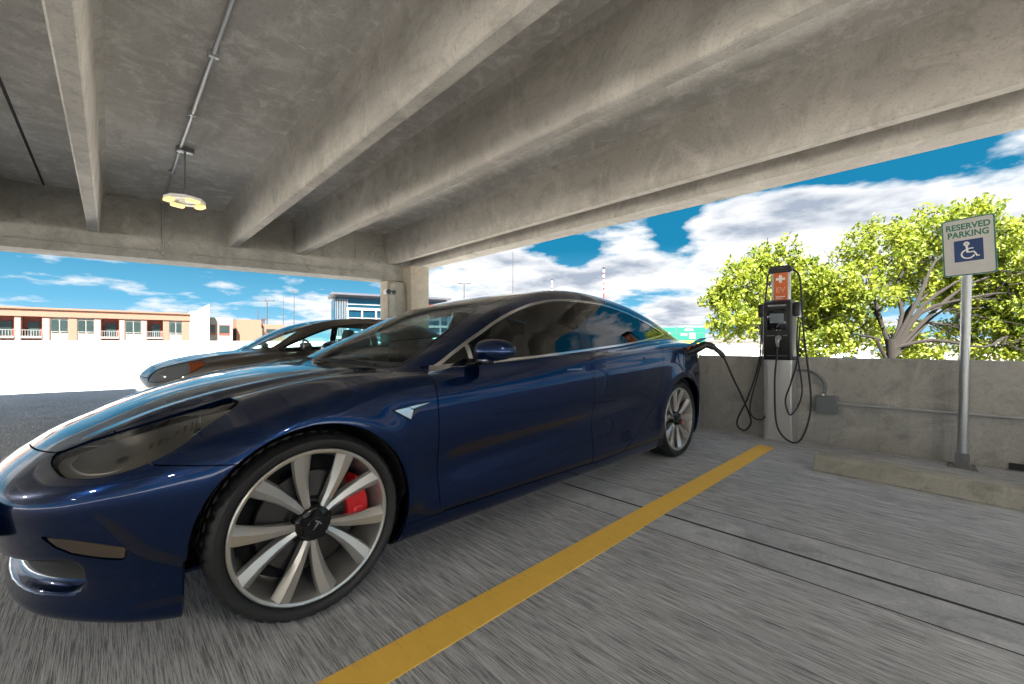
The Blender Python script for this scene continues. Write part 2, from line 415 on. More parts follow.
MAT = {}
def build_materials():
    M = MAT
    M['paint'] = paint('blue_car_paint', (.0006, .0105, .050), (.0012, .019, .088), .8, .26)
    M['paint2'] = paint('grey_brown_car_paint', (.10, .085, .07), (.15, .13, .11), .75, .32)
    M['glass'] = glass('tinted_window_glass', (.30, .42, .45))
    M['wglass'] = glass('windshield_glass', (.72, .96, .94), 1.36)
    M['rglass'] = glass('dark_rear_glass', (.12, .20, .23), 1.6)
    M['lens'] = glass('headlight_lens', (.95, .96, .95), 1.6)
    M['roofglass'] = simple('black_roof_glass', (.01, .011, .013), .03, 0, Coat_Weight=1.)
    M['black'] = simple('gloss_black_trim', (.006, .006, .007), .12)
    M['mblack'] = simple('matt_black_plastic', (.012, .012, .013), .65, bump=.1)
    M['liner'] = simple('black_wheel_well_liner', (.008, .008, .009), .9)
    M['rubber'] = simple('tyre_rubber', (.009, .009, .010), .55, vs=80, bump=.25)
    M['alloy'] = simple('silver_painted_alloy', (.50, .49, .47), .30, .75, .03)
    M['chrome'] = simple('satin_chrome_trim', (.62, .62, .62), .16, 1., .03)
    M['steel'] = simple('brushed_steel', (.28, .28, .28), .35, .9, .12, 60)
    M['disc'] = simple('brake_disc_steel', (.07, .066, .066), .38, .9, .15, 40)
    M['red'] = simple('red_brake_caliper', (.55, .006, .012), .3, 0, Coat_Weight=.6)
    M['tail'] = simple('red_tail_lamp_lens', (.35, .01, .01), .08)
    M['lamp_in'] = simple('headlight_housing', (.36, .35, .31), .3, .5, .3, 14)
    M['foglamp'] = simple('brown_fog_lamp', (.12, .095, .075), .22, .6)
    M['reflector'] = simple('headlight_reflector', (.7, .66, .55), .12, 1.)
    M['drl'] = simple('white_light_guide', (.55, .56, .56), .25)
    M['leather'] = simple('black_upholstery', (.016, .016, .018), .55, 0, .1, 40, .1)
    M['seatgrey'] = simple('grey_upholstery', (.14, .13, .12), .6, 0, .1, 40, .1)
    M['screen'] = simple('dark_screen', (.01, .012, .015), .08)
    M['amber'] = simple('amber_lens', (.30, .06, .01), .15)
    M['clear'] = simple('clear_lens', (.16, .17, .18), .08)
    M['farwhite'] = simple('white_facade_band', (.16, .16, .16), .6)
    M['slab'] = concrete('ceiling_slab_concrete', (.50, .475, .44), (.66, .635, .60), (.90, .88, .84), 1., .004, (2.5, .5, 1))
    M['beam'] = concrete('beam_concrete', (.42, .395, .36), (.52, .495, .455), (.31, .29, .26), .8, .002, (.3, .7, 3))
    M['girder'] = concrete('girder_concrete', (.29, .28, .255), (.37, .36, .33), (.20, .19, .175), 1., .003, (3, 3, .5))
    M['column'] = concrete('column_concrete', (.42, .37, .30), (.50, .44, .36), (.36, .31, .25), 1.2, .002)
    M['parapet'] = concrete('parapet_concrete', (.34, .33, .305), (.42, .41, .38), (.25, .24, .22), 1.1, .002, (3, 5, .5))
    M['stop'] = concrete('wheel_stop_concrete', (.30, .285, .24), (.38, .365, .32), (.21, .20, .17), 1.4, .003)
    M['band'] = concrete('smooth_concrete_band', (.37, .385, .41), (.48, .495, .515), (.25, .255, .265), 1.5, .002, (26, 1.6, 1))
    M['deck'] = concrete('sunlit_deck_concrete', (.55, .52, .47), (.62, .60, .55), (.50, .46, .40), .6, .002)
    M['white'] = concrete('white_painted_concrete', (.72, .71, .69), (.80, .79, .77), (.66, .64, .6), .6, .002)
    # broomed garage floor: fine ridges along Y over a mottled slab
    t = NT('broomed_concrete_floor'); setp(t.b, Roughness=.82)
    p = t.coords(); big = t.noise(p, .8, 8, .65, .5)
    c = t.mix((.40, .41, .435), (.58, .595, .62), t.ramp(big, (.3, 0), (.7, 1)))
    br = t.noise(t.coords((230, 6, 1)), 1., 4, .7, .1)
    br2 = t.noise(t.coords((60, 2.5, 1)), 1., 6, .75, .3)
    c = t.mix(c, (.09, .093, .10), t.ramp(br, (.46, 0), (.58, .75)))
    c = t.mix(c, (.78, .79, .80), t.ramp(br2, (.5, 0), (.68, .7)))
    c = t.mix(c, (.15, .15, .155), t.ramp(t.noise(p, 2.3, 8, .7, .8), (.55, 0), (.8, .6)))
    t.l(c, t.b.inputs['Base Color']); t.bump(br, .8, .006); M['floor'] = t.m
    t = NT('worn_yellow_paint'); setp(t.b, Roughness=.75); p = t.coords()
    c = t.mix((.98, .64, .11), (.86, .50, .08), t.noise(p, 14, 6, .7))
    c = t.mix(c, (.30, .23, .12), t.ramp(t.noise(t.coords((70, 6, 1)), 1., 7, .75), (.56, 0), (.78, .75)))
    t.l(c, t.b.inputs['Base Color']); M['yellow'] = t.m
    M['galv'] = simple('galvanised_steel', (.42, .43, .44), .42, .7, .15, 50)
    M['charger'] = simple('brushed_charger_housing', (.50, .50, .49), .38, .55, .05, 40)
    M['chblack'] = simple('charger_black_plastic', (.010, .010, .011), .38)
    M['cable'] = simple('charging_cable_rubber', (.012, .013, .015), .5)
    M['orange'] = simple('orange_charger_panel', (.62, .13, .025), .5)
    M['orange2'] = simple('pale_orange_marking', (.70, .36, .20), .6)
    M['offwhite'] = simple('off_white_marking', (.75, .73, .70), .6)
    M['grey_in'] = simple('grey_electrical_box', (.15, .165, .17), .45, .2)
    M['joint'] = simple('dark_joint_sealant', (.035, .035, .035), .9)
    M['sign_white'] = simple('sign_white_sheet', (.52, .51, .50), .45)
    M['sign_green'] = simple('sign_green_ink', (.02, .16, .10), .45)
    M['sign_blue'] = simple('sign_blue_ink', (.004, .035, .14), .45)
    M['hw_green'] = simple('highway_sign_green', (.0, .10, .065), .5)
    M['lampbody'] = simple('lamp_housing_white', (.66, .66, .66), .35)
    M['led'] = emis('lit_led_panel', (1., .70, .22), .85)
    M['peach'] = simple('peach_stucco', (.17, .088, .06), .9, 0, .05, 3)
    M['pale'] = simple('pale_stucco', (.15, .14, .13), .9, 0, .05, 3)
    M['brick'] = simple('red_brick_recess', (.14, .035, .025), .9, 0, .2, 8)
    M['farglass'] = simple('far_window_glass', (.02, .035, .035), .15, .2, .5, .5)
    M['bluegl'] = simple('blue_curtain_glass', (.004, .03, .055), .15, .2, .5, .25)
    M['dark'] = simple('dark_roof_metal', (.04, .045, .06), .6)
    M['bark'] = simple('tree_bark', (.009, .006, .004), .9, 0, .3, 12, .5)
    t = NT('sunlit_leaves'); g = t.n('ShaderNodeObjectInfo'); p = t.coords()
    c = t.mix((.07, .13, .009), (.29, .32, .025), t.ramp(t.noise(p, 2.2, 5, .7), (.3, 0), (.7, 1)))
    t.l(c, t.b.inputs['Base Color']); setp(t.b, Roughness=.6)
    tl = t.n('ShaderNodeBsdfTranslucent'); t.l(c, tl.inputs[0])
    mx = t.n('ShaderNodeMixShader'); mx.inputs[0].default_value = .45
    t.l(t.b.outputs[0], mx.inputs[1]); t.l(tl.outputs[0], mx.inputs[2]); t.l(mx.outputs[0], t.out.inputs[0])
    M['leaf'] = t.m
    M['bush'] = simple('far_foliage', (.10, .17, .05), .9, 0, .4, 1.)
    M['ground'] = simple('street_ground', (.34, .33, .31), .9, 0, .15, .3)
    M['redwhite'] = simple('red_mast_paint', (.12, .012, .01), .6)
    M['pole'] = simple('grey_pole_paint', (.03, .032, .036), .6)
build_materials()
# ---------------------------------------------------------------- the cars
def shelled(name, P, T, N, mat, parent, off=0., depth=.010, smooth=True, seam=1e-4):
    """a trimmed piece of the body skin: both halves are handled by the caller; rim turned inwards"""
    if len(T) == 0: return None
    e = np.concatenate([T[:, [0, 1]], T[:, [1, 2]], T[:, [2, 0]]])
    key = np.sort(e, 1); k = key[:, 0].astype(np.int64)*(len(P)+1)+key[:, 1]
    u, first, cnt = np.unique(k, return_index=True, return_counts=True)
    be = e[first[cnt == 1]]
    be = be[~((np.abs(P[be[:, 0], 1]) < seam) & (np.abs(P[be[:, 1], 1]) < seam))]
    P1 = P+N*off
    bv = np.unique(be); mp = -np.ones(len(P), int)
    n0 = len(P); mp[bv] = n0+np.arange(len(bv)); mp2 = mp+len(bv)
    Pa = np.concatenate([P1, P1[bv], P1[bv]-N[bv]*depth])
    c = P[np.unique(T)].mean(0)
    a, b = be[:, 0], be[:, 1]
    Q = np.concatenate([np.stack([mp[b], mp[a], mp2[a]], 1), np.stack([mp[b], mp2[a], mp2[b]], 1)]) if len(be) else np.zeros((0, 3), int)
    # rim normals
    rn = np.zeros_like(Pa)
    if len(Q):
        fn = np.cross(Pa[Q[:, 1]]-Pa[Q[:, 0]], Pa[Q[:, 2]]-Pa[Q[:, 0]])
        for j in range(3): np.add.at(rn, Q[:, j], fn)
        rn /= np.maximum(np.linalg.norm(rn, axis=1), 1e-12)[:, None]
    Na = np.concatenate([N, rn[n0:n0+len(bv)], rn[n0+len(bv):]])
    return Pa, np.concatenate([T, Q]), Na

class Skin:
    def __init__(s, c, h):
        s.c = c; s.P, s.T = mesh_body(c, h)
        s.P, s.T, _ = split(s.P, s.T, lambda p: -p[:, 1])
        s.rest = s.T
    def take(s, fn, gap=.0028, src=None):
        """cut a region out of what is left; a strip of width gap stays open round it"""
        src = s.rest if src is None else src
        s.P, ins, out = split(s.P, src, lambda p: fn(p)+gap*.5)
        s.P, ring, out = split(s.P, out, lambda p: fn(p)-gap*.5)
        s.rest = out; return ins
    def finish(s):
        s.P[np.abs(s.P[:, 1]) < 1e-6, 1] = 0
        g = grad(s.c, s.P, .004); s.N = g/np.linalg.norm(g, axis=1)[:, None]
    def part(s, name, T, mat, parent, both='join', off=0., depth=.010, only=None):
        r = shelled(name, s.P, T, s.N, mat, parent, off, depth)
        if r is None: return []
        P, T, N = r
        fl = np.array([1, -1, 1]); T2 = T[:, ::-1]
        if both == 'join':
            n = len(P)
            return [np_mesh(name, np.concatenate([P*[1, -1, 1], P]), np.concatenate([T2, T+n]), mat, parent, np.concatenate([N*fl, N]))]
        o = [np_mesh(name, P*fl, T2, mat, parent, N*fl)]
        if both == 'two': o.append(np_mesh(name, P, T, mat, parent, N))
        return o

def T_mark(mb, size, M):
    s = size
    bar = [(-.5*s, .36*s), (-.42*s, .46*s), (0, .56*s), (.42*s, .46*s), (.5*s, .36*s), (.40*s, .33*s), (.14*s, .40*s), (.0, -.56*s), (-.14*s, .40*s), (-.40*s, .33*s)]
    mb.prism(bar, 0, .0025, M)

def make_wheel(car, s, y, zc, side, rot, cal, Rt=.327, Rr=.273, W=.235, alloy='alloy', sporty=True, spin=0):
    """wheel in car space; side -1 faces the camera (local -Y is outboard)"""
    M = Matrix.Translation((s, y, zc))
    if side > 0: M = M @ Matrix.Rotation(math.pi, 4, 'Z')
    def B(mb, name, mat, par, sm=35):
        o = mb.build(name, MAT[mat], par, smooth=sm); return o
    rim = MB()
    d = Rr
    lip = [(d-.004, .030), (d, .012), (d-.001, .004), (d-.006, .001), (d-.014, .004), (d-.018, .014), (d-.024, .045), (d-.034, .075), (d-.036, .2), (d-.005, .205), (d-.004, .21), (d+.0, .21)]
    rim.lathe(lip, 96)
    nsp = 5
    if sporty:
        for k in range(nsp):
            for sgn in (1, -1):
                # each blade: narrow at the hub, flaring to a wide end on the lip, one face folded down
                cen = R(rot)+2*math.pi*k/nsp
                rows = []
                for t in (0, .12, .3, .5, .7, .88, 1.0):
                    r = .062+(Rr-.012-.062)*t
                    a = cen+sgn*R(10+8.5*t)
                    w = (.0135+.0235*t)
                    ca, sa = math.cos(a), math.sin(a); px, pz = -sa*sgn, ca*sgn
                    dep = .030-.026*t**1.4
                    th = .022+.012*(1-t)
                    pt = lambda o_, yy: (r*ca+px*o_, yy, r*sa+pz*o_)
                    rows.append([pt(-w, dep+.016), pt(-w*.80, dep+.003), pt(w*.15, dep-.002), pt(w*.85, dep+.006+.006*t), pt(w, dep+.018), pt(w*.8, dep+th+.012), pt(-w*.8, dep+th+.012)])
                v = [p for rr_ in rows for p in rr_]; f = []; m = 7
                for i in range(len(rows)-1):
                    for j in range(m):
                        f.append((i*m+j, i*m+(j+1) % m, (i+1)*m+(j+1) % m, (i+1)*m+j))
                f += [tuple(range(m)), tuple(range((len(rows)-1)*m, len(rows)*m))]
                rim.add(v, f)
    else:
        for k in range(10):
            a = R(rot)+2*math.pi*k/10; ca, sa = math.cos(a), math.sin(a)
            rows = []
            for t in (0, .5, 1):
                r = .05+(Rr-.06)*t; w = .013+.008*t
                rows.append([(r*ca+sa*w*q, .02-.012*t+yy, r*sa-ca*w*q) for q, yy in ((-1, 0), (1, 0), (1, .02), (-1, .02))])
            v = [p for q in rows for p in q]; f = []
            for i in range(2):
                for j in range(4): f.append((i*4+j, i*4+(j+1) % 4, i*4+4+(j+1) % 4, i*4+4+j))
            rim.add(v, f)
    hb = MB(); hb.lathe([(.0, .022), (.048, .024), (.060, .030), (.068, .042), (.070, .075), (.0, .08)], 40, M)
    for q in range(len(rim.v)): rim.v[q] = tuple(M @ Vector(rim.v[q]))
    wheel = B(rim, 'wheel', alloy, car, 32)
    B(hb, 'hub', 'black', wheel)
    # tyre with tread blocks
    ty = MB(); n = 180; prof = [(Rr-.006, .024), (Rr+.002, .008), (Rr+.010, -.002), (Rr+.022, -.008), (Rr+.034, -.008), (Rt-.016, -.003), (Rt-.007, .006), (Rt-.002, .018), (Rt, .030),
            (Rt, .062), (Rt-.008, .064), (Rt-.008, .072), (Rt, .074), (Rt+.001, .110), (Rt-.007, .112), (Rt-.007, .120), (Rt+.001, .122), (Rt, .158), (Rt-.008, .160), (Rt-.008, .168), (Rt, .170), (Rt, .20), (Rt-.004, .215), (Rt-.018, .228), (Rr+.02, .232), (Rr-.006, .21)]
    v = []; f = []; m = len(prof)
    for k in range(n):
        a = 2*math.pi*k/n; notch = (k % 4 == 0)
        for i, (r, yy) in enumerate(prof):
            if notch and (6 <= i <= 9 or 20 <= i <= 22): r -= .005
            if (k+2) % 4 == 0 and 12 <= i <= 17: r -= .004
            v.append((r*math.cos(a), yy, r*math.sin(a)))
    for k in range(n):
        k2 = (k+1) % n
        for i in range(m-1): f.append((k*m+i, k2*m+i, k2*m+i+1, k*m+i+1))
    ty.add([tuple(M @ Vector(p)) for p in v], f)
    # raised rim-guard ring and sidewall lettering band
    B(ty, 'tyre', 'rubber', wheel, 28)
    dm = MB(); dm.lathe([(.085, .085), (.178, .085), (.180, .088), (.180, .108), (.178, .110), (.085, .110)], 64, M)
    for k in range(30):
        for r in (.11, .13, .15, .165):
            a = R(12*k+r*300)
            dm.lathe([(0, .0842), (.0032, .0842), (.0032, .0860)], 6, M @ Matrix.Translation((r*math.cos(a), 0, r*math.sin(a))))
    dm.lathe([(0, .07), (.075, .07), (.085, .085)], 32, M)
    B(dm, 'brake_disc', 'disc', wheel)
    bk = MB(); bk.lathe([(.0, .16), (Rr-.04, .16), (Rr-.04, .17), (0, .17)], 40, M)
    bk.tube([M @ Vector((0, .12, 0)), M @ Vector((0, .3, 0))], .05, 12)
    B(bk, 'brake_shield', 'liner', wheel)
    if cal is not None:
        cp = MB(); pts = []
        for k in range(9):
            a = R(cal-26+52*k/8); pts.append((.216*math.cos(a), .216*math.sin(a)))
        for k in range(9):
            a = R(cal+22-44*k/8); pts.append((.135*math.cos(a), .135*math.sin(a)))
        if side > 0: pts = [(-x, z) for x, z in pts]
        cp.prism(pts, .052, .125, M)
        pts2 = [(.176+(x-.176)*.0+x*.0, z) for x, z in pts]
        c = MB()
        for a_ in (cal-14, cal+14):
            a = R(a_); x = .176*math.cos(a)*(1 if side < 0 else -1)
            cp.lathe([(0, .044), (.019, .044), (.024, .052)], 20, M @ Matrix.Translation((x, 0, .176*math.sin(a))))
        co = B(cp, 'brake_caliper', 'red', wheel)
        bv = co.modifiers.new('b', 'BEVEL'); bv.width = .004; bv.segments = 2; bv.limit_method = 'ANGLE'
    cp = MB()
    star = []
    for k in range(40):
        a = 2*math.pi*k/40; r = .046+.009*math.cos(5*(a-R(rot+36)))
        star.append((r*math.cos(a), r*math.sin(a)))
    cp.prism(star, .008, .03, M); cp.lathe([(0, .004), (.024, .004), (.030, .009)], 32, M)
    cap = B(cp, 'centre_cap', 'black', wheel)
    if sporty:
        tm = MB(); T_mark(tm, .030, M @ Matrix.Translation((0, .0015, 0)) @ Matrix.Rotation(R(spin), 4, 'Y'))
        B(tm, 'cap_emblem', 'chrome', wheel)
    va = R(rot-36-200)
    vs = MB(); vs.tube([M @ Vector(((Rr-.030)*math.cos(va), .05, (Rr-.03)*math.sin(va))), M @ Vector(((Rr-.050)*math.cos(va), .02, (Rr-.05)*math.sin(va)))], .005, 8)
    B(vs, 'valve_stem', 'chrome', wheel)
    for k in range(5):
        a = R(rot+36+72*k)
        ln = MB(); ln.lathe([(0, .016), (.009, .016), (.011, .020), (.011, .05)], 6, M @ Matrix.Translation((.046*math.cos(a), 0, .046*math.sin(a))))
        B(ln, 'wheel_nut', 'steel', wheel)
    return wheel

def wheel_wells(c, car, Rw=.372, yo=.89):
    for s in (c.fa, c.ra):
        for sg in (-1, 1):
            m = MB(); v = []; f = []; n = 28
            for k in range(n+1):
                a = R(-20+220*k/n)
                for y in ((yo-.012 if .1 < k/n < .9 else yo-.06), .50): v.append((s+Rw*math.cos(a), sg*y, c.zh+Rw*math.sin(a)))
                v.append((s, sg*.50, c.zh))
            for k in range(n):
                f += [(3*k, 3*k+3, 3*k+4, 3*k+1), (3*k+1, 3*k+4, 3*k+5, 3*k+2)]
            m.add(v, f); m.build('wheel_well', MAT['liner'], car, smooth=40)

def car_seat(mb, x, y, w=.25, back=1.0):
    mb.rbox(x, x+.50, y-w, y+w, .36, .52, .05)
    mb.rbox(-.07, .07, y-w, y+w, 0, .62, .05, Matrix.Translation((x+.50, 0, .46)) @ Matrix.Rotation(R(20), 4, 'Y'))
def head_rest(mb, x, y):
    mb.rbox(-.05, .05, y-.13, y+.13, .62, .80, .04, Matrix.Translation((x+.50, 0, .46)) @ Matrix.Rotation(R(17), 4, 'Y'))

def build_blue_car():
    c = electric_sedan()
    car = empty('electric_sedan', (-.32, 2.45, 0), 'glossy dark blue electric sedan in the foreground, plugged into the charging station', 'car')
    K = Skin(c, .0135)
    S = lambda p: p[:, 0]; Y = lambda p: p[:, 1]; Z = lambda p: p[:, 2]
    Ra = .366
    K.P, _, K.rest = split(K.P, K.rest, lambda p: np.maximum(np.hypot(S(p)-c.fa, Z(p)-c.zh-.002)-Ra, .52-Y(p)))
    K.P, _, K.rest = split(K.P, K.rest, lambda p: np.maximum(np.hypot(S(p)-c.ra, Z(p)-c.zh-.002)-Ra, .52-Y(p)))
    K.P, _, K.rest = split(K.P, K.rest, lambda p: np.maximum(np.maximum(.476-S(p), S(p)-.85), np.maximum(Z(p)-.33, .52-Y(p))))
    # side glass
    wo = smooth_poly([(1.405, .860), (1.47, .905), (1.56, .957), (1.71, 1.038), (1.955, 1.155), (2.234, 1.243), (2.55, 1.290), (2.95, 1.293), (3.3, 1.255), (3.6, 1.195), (3.85, 1.13), (4.01, 1.083), (4.02, 1.062), (3.92, 1.046), (3.657, 1.014), (3.2, .972), (2.648, .933), (2.2, .903), (1.921, .887), (1.6, .869)], 6)
    yg = Spl((1.2, .70), (1.35, .72), (1.444, .70), (1.6, .66), (1.75, .61), (1.95, .57), (2.2, .555), (2.6, .565), (3.1, .56), (3.6, .545), (4.0, .53), (4.3, .5))
    side = K.take(lambda p: np.maximum(poly_sd(S(p), Z(p), wo), (yg(S(p))+.004)-Y(p)), .004)
    P, ch, gl = split(K.P, side, lambda p: -(poly_sd(S(p), Z(p), wo)+.016)); K.P = P
    # chrome band is where the distance to the outline is under 21 mm; the rest is glass
    K.P, gl_f, gl = split(K.P, gl, lambda p: S(p)-(2.555+.22*(Z(p)-.95)))
    K.P, pil, gl_r = split(K.P, gl, lambda p: S(p)-(2.675+.10*(Z(p)-.95)))
    K.P, tri, gl_f = split(K.P, gl_f, lambda p: S(p)-(1.615-.06*(Z(p)-.9)))
    K.P, div, gl_f = split(K.P, gl_f, lambda p: S(p)-(1.640-.06*(Z(p)-.9)))
    K.P, gl_r, qd = split(K.P, gl_r, lambda p: S(p)-3.555)
    K.P, qd, gl_q = split(K.P, qd, lambda p: S(p)-3.585)
    # windshield, glass roof, back light
    ws = smooth_poly([(1.052, -.30), (1.052, 0), (1.095, .43), (1.215, .62), (1.30, .686), (1.444, .664), (1.6, .622), (1.75, .575), (1.90, .53), (1.945, .40), (1.955, 0), (1.955, -.30)], 6)
    W = K.take(lambda p: np.maximum(poly_sd(S(p), Y(p), ws), .7-Z(p)), .004)
    K.P, fr, W = split(K.P, W, lambda p: -(poly_sd(S(p), Y(p), ws)+.018))
    rg = [(1.972, -.3), (1.968, .40), (1.93, .525), (2.2, .525), (2.6, .535), (3.1, .53), (3.6, .515), (4.0, .495), (4.28, .45), (4.34, .3), (4.36, -.3)]
    rg = np.array(rg)
    RG = K.take(lambda p: np.maximum(poly_sd(S(p), Y(p), rg), .7-Z(p)), .005)
    # bonnet
    hd = smooth_poly([(.092, -.2), (.095, 0), (.128, .223), (.174, .377), (.214, .436), (.321, .462), (.495, .502), (.657, .560), (.85, .672), (1.05, .738), (1.18, .752), (1.24, .725), (1.235, .672), (1.20, .628), (1.085, .43), (1.04, 0), (1.04, -.2)], 5)
    HD = K.take(lambda p: np.maximum(poly_sd(S(p), Y(p), hd), .5-Z(p)), .005)
    # headlights
    hl = smooth_poly([(.186, .602), (.194, .620), (.214, .628), (.254, .645), (.321, .670), (.4, .697), (.49, .727), (.562, .750), (.648, .774), (.617, .752), (.538, .708), (.472, .664), (.407, .630), (.354, .609), (.297, .594), (.248, .589), (.214, .588)], 4)
    HL = K.take(lambda p: np.maximum(poly_sd(S(p), Z(p), hl), .425-Y(p)), .005)
    fg = np.array([(.178, .434), (.237, .426), (.3, .409), (.353, .392), (.350, .356), (.298, .366), (.241, .383), (.207, .402)])
    FG = K.take(lambda p: np.maximum(poly_sd(S(p), Z(p), fg), .55-Y(p)), .004)
    # tail lamps
    tl = np.array([(4.42, .935), (4.55, .975), (5.0, .985), (5.0, .84), (4.55, .835), (4.46, .86)])
    TL = K.take(lambda p: np.maximum(poly_sd(S(p), Z(p), tl), .30-Y(p)), .005)
    # doors
    side_ok = lambda p: .55-Y(p)
    fd = np.array([(1.364, .99), (1.364, .862), (1.368, .475), (1.377, .262), (1.40, .228), (2.54, .215), (2.553, .27), (2.562, .793), (2.60, .90), (2.66, 1.00), (2.66, 1.1), (1.45, 1.1)])
    FD = K.take(lambda p: np.maximum(np.maximum(poly_sd(S(p), Z(p), fd), side_ok(p)), Z(p)-np.interp(S(p), [1.3, 1.6, 2.65, 3.66, 4.0], [.868, .880, .945, 1.02, 1.06])), .0055)
    rd = smooth_poly([(2.50, 1.10), (2.50, .9), (2.50, .3), (2.50, .215), (2.88, .218), (2.99, .252), (3.187, .362), (3.365, .504), (3.45, .62), (3.50, .78), (3.54, .95), (3.58, 1.10)], 4)
    RD = K.take(lambda p: np.maximum(np.maximum(poly_sd(S(p), Z(p), rd), side_ok(p)), Z(p)-np.interp(S(p), [1.3, 1.6, 2.65, 3.66, 4.0], [.868, .880, .945, 1.02, 1.06])), .0055)
    # sill, under-tray, bumpers
    SI = K.take(lambda p: np.maximum(np.maximum(Z(p)-.222, np.abs(S(p)-2.32)-1.12), .55-Y(p)), .003)
    FP = K.take(lambda p: np.maximum(np.maximum(np.abs(S(p)-3.99)-.062, np.abs(Z(p)-.875)-.05), .6-Y(p)), .004)
    bp = np.array([(-1, -1), (.56, -1), (.60, .35), (.62, .598), (.41, .620), (.30, .70), (.2, .9), (-1, .9)])
    BM = K.take(lambda p: np.maximum(np.maximum(c.F(S(p), Y(p), Z(p), True)-.010, S(p)-.6), .250+.035*(Y(p)/.75)**2-Z(p)), .0)
    BP = K.take(lambda p: poly_sd(S(p), Z(p), bp), .004)
    RB = K.take(lambda p: np.maximum(4.22-S(p), Z(p)-.60), .004)
    TK = K.take(lambda p: np.maximum(4.48-S(p), Y(p)-.52), .004)
    QP = K.take(lambda p: np.maximum(1.5-S(p), .22-Z(p)), .0)
    FE = K.take(lambda p: np.maximum(S(p)-1.5, .16-Z(p)), .0)
    UT = K.rest
    K.finish()
    pm = MAT['paint']
    K.part('side_window', gl_f, MAT['glass'], car, 'two'); K.part('side_window', gl_r, MAT['rglass'], car, 'two'); K.part('side_window', gl_q, MAT['rglass'], car, 'two')
    K.part('window_pillar', pil, MAT['black'], car, 'two'); K.part('window_divider', qd, MAT['black'], car, 'two')
    K.part('quarter_panel_cover', tri, MAT['black'], car, 'two')
    K.part('window_divider', div, MAT['chrome'], car, 'two', .002)
    for o in K.part('window_trim', ch, MAT['chrome'], car, 'two', .004, .012): o['label'] = 'thin chrome strip around the side windows'
    K.part('windshield', W, MAT['wglass'], car); K.part('windshield_seal', fr, MAT['black'], car)
    K.part('glass_roof', RG, MAT['roofglass'], car)
    K.part('hood', HD, pm, car, 'join', 0, .014)
    K.part('fog_lamp', FG, MAT['foglamp'], car, 'two', -.003, .0)
    K.part('tail_lamp', TL, MAT['tail'], car, 'two')
    fdo = K.part('front_door', FD, pm, car, 'two', 0, .014); rdo = K.part('rear_door', RD, pm, car, 'two', 0, .014)
    K.part('side_sill', SI, pm, car, 'two'); K.part('front_bumper', BP, pm, car, 'join', 0, .012); K.part('rear_bumper', RB, pm, car)
    K.part('air_intake', BM, MAT['mblack'], car)
    K.part('trunk_lid', TK, pm, car); K.part('body_side', QP, pm, car, 'two', 0, .012); K.part('front_fender', FE, pm, car, 'two', 0, .014)
    K.part('underbody', UT, MAT['liner'], car)
    # dark inner shell behind every panel gap (also the trim seen through the glass)
    body = np.concatenate([HD, FD, RD, SI, BP, RB, TK, QP, FE, FP])
    cut = lambda P_, T_: (P_, T_)
    Pi = K.P-K.N*.0155
    n = len(Pi); fl = np.array([1, -1, 1])
    P0, T0 = K.P, body
    e = np_mesh('inner_shell', np.concatenate([Pi*fl, Pi]), np.concatenate([body[:, ::-1], body+n]), MAT['mblack'], car, None)
    # headlight: clear lens over a dark housing with reflector and light guide
    lens = K.part('headlight_lens', HL, MAT['lens'], car, 'two', 0, .002)
    for i, sg in enumerate((-1, 1)):
        Ph = K.P-K.N*.024; Ph = Ph*np.array([1, sg, 1])
        hs = np_mesh('headlight_housing', Ph, HL if sg > 0 else HL[:, ::-1], MAT['lamp_in'], lens[i])
        def onskin(s, z, off, y0=.43):
            y = 1.0
            for _ in range(60):
                f = float(c.F(np.array([s]), np.array([y]), np.array([z]))[0])
                if f < .001: break
                y -= f*.7
            g = grad(c, np.array([[s, y, z]]))[0]; g /= np.linalg.norm(g)
            q = np.array([s, y, z])-g*off; return Vector((q[0], sg*q[1], q[2])), Vector((g[0], sg*g[1], g[2]))
        gd = MB()
        gd.tube([onskin(s_, z_, .020)[0] for s_, z_ in ((.235, .628), (.222, .612), (.25, .604), (.30, .609), (.36, .623), (.42, .643), (.48, .676), (.55, .722))], .0045, 8, smooth=5)
        gd.build('light_guide', MAT['drl'], lens[i], smooth=60)
        rf = MB()
        for k in range(7):
            s_ = .385+.022*k; z_ = .655+.0105*k
            a = onskin(s_, z_-.016, .026)[0]; b = onskin(s_+.022, z_+.022, .024)[0]
            rf.tube([a, (a+b)/2+Vector((.004, -sg*.004, .004)), b], .006, 6, smooth=3)
        rf.build('reflector_fins', MAT['reflector'], lens[i], smooth=60)
        for s_, z_, r_ in ((.335, .640, .022), (.52, .712, .017)):
            pr = MB()
            q, g = onskin(s_, z_, .030); M = Matrix.Translation(q) @ g.to_track_quat('-Y', 'Z').to_matrix().to_4x4()
            pr.lathe([(0, -.012), (r_*.5, -.010), (r_*.85, -.003), (r_, .004), (r_*1.1, .012)], 24, M)
            pr.build('projector', MAT['screen'], lens[i], smooth=60)
        # crescent eyebrow ridges of the lamp interior
        eb = MB()
        for off_ in (0, .012, .024):
            eb.tube([onskin(s_, z_-off_*.6, .028)[0] for s_, z_ in ((.25+off_, .628), (.30+off_, .640), (.38, .672-off_*.3), (.46, .700-off_*.3))], .0022, 6, smooth=4)
        eb.build('lamp_ridges', MAT['steel'], lens[i], smooth=60)
    # charge port with its open flap
    for o in K.part('charge_port_surround', FP, MAT['paint'], car, 'two', -.004, .01): o.data.materials[0] = MAT['mblack']
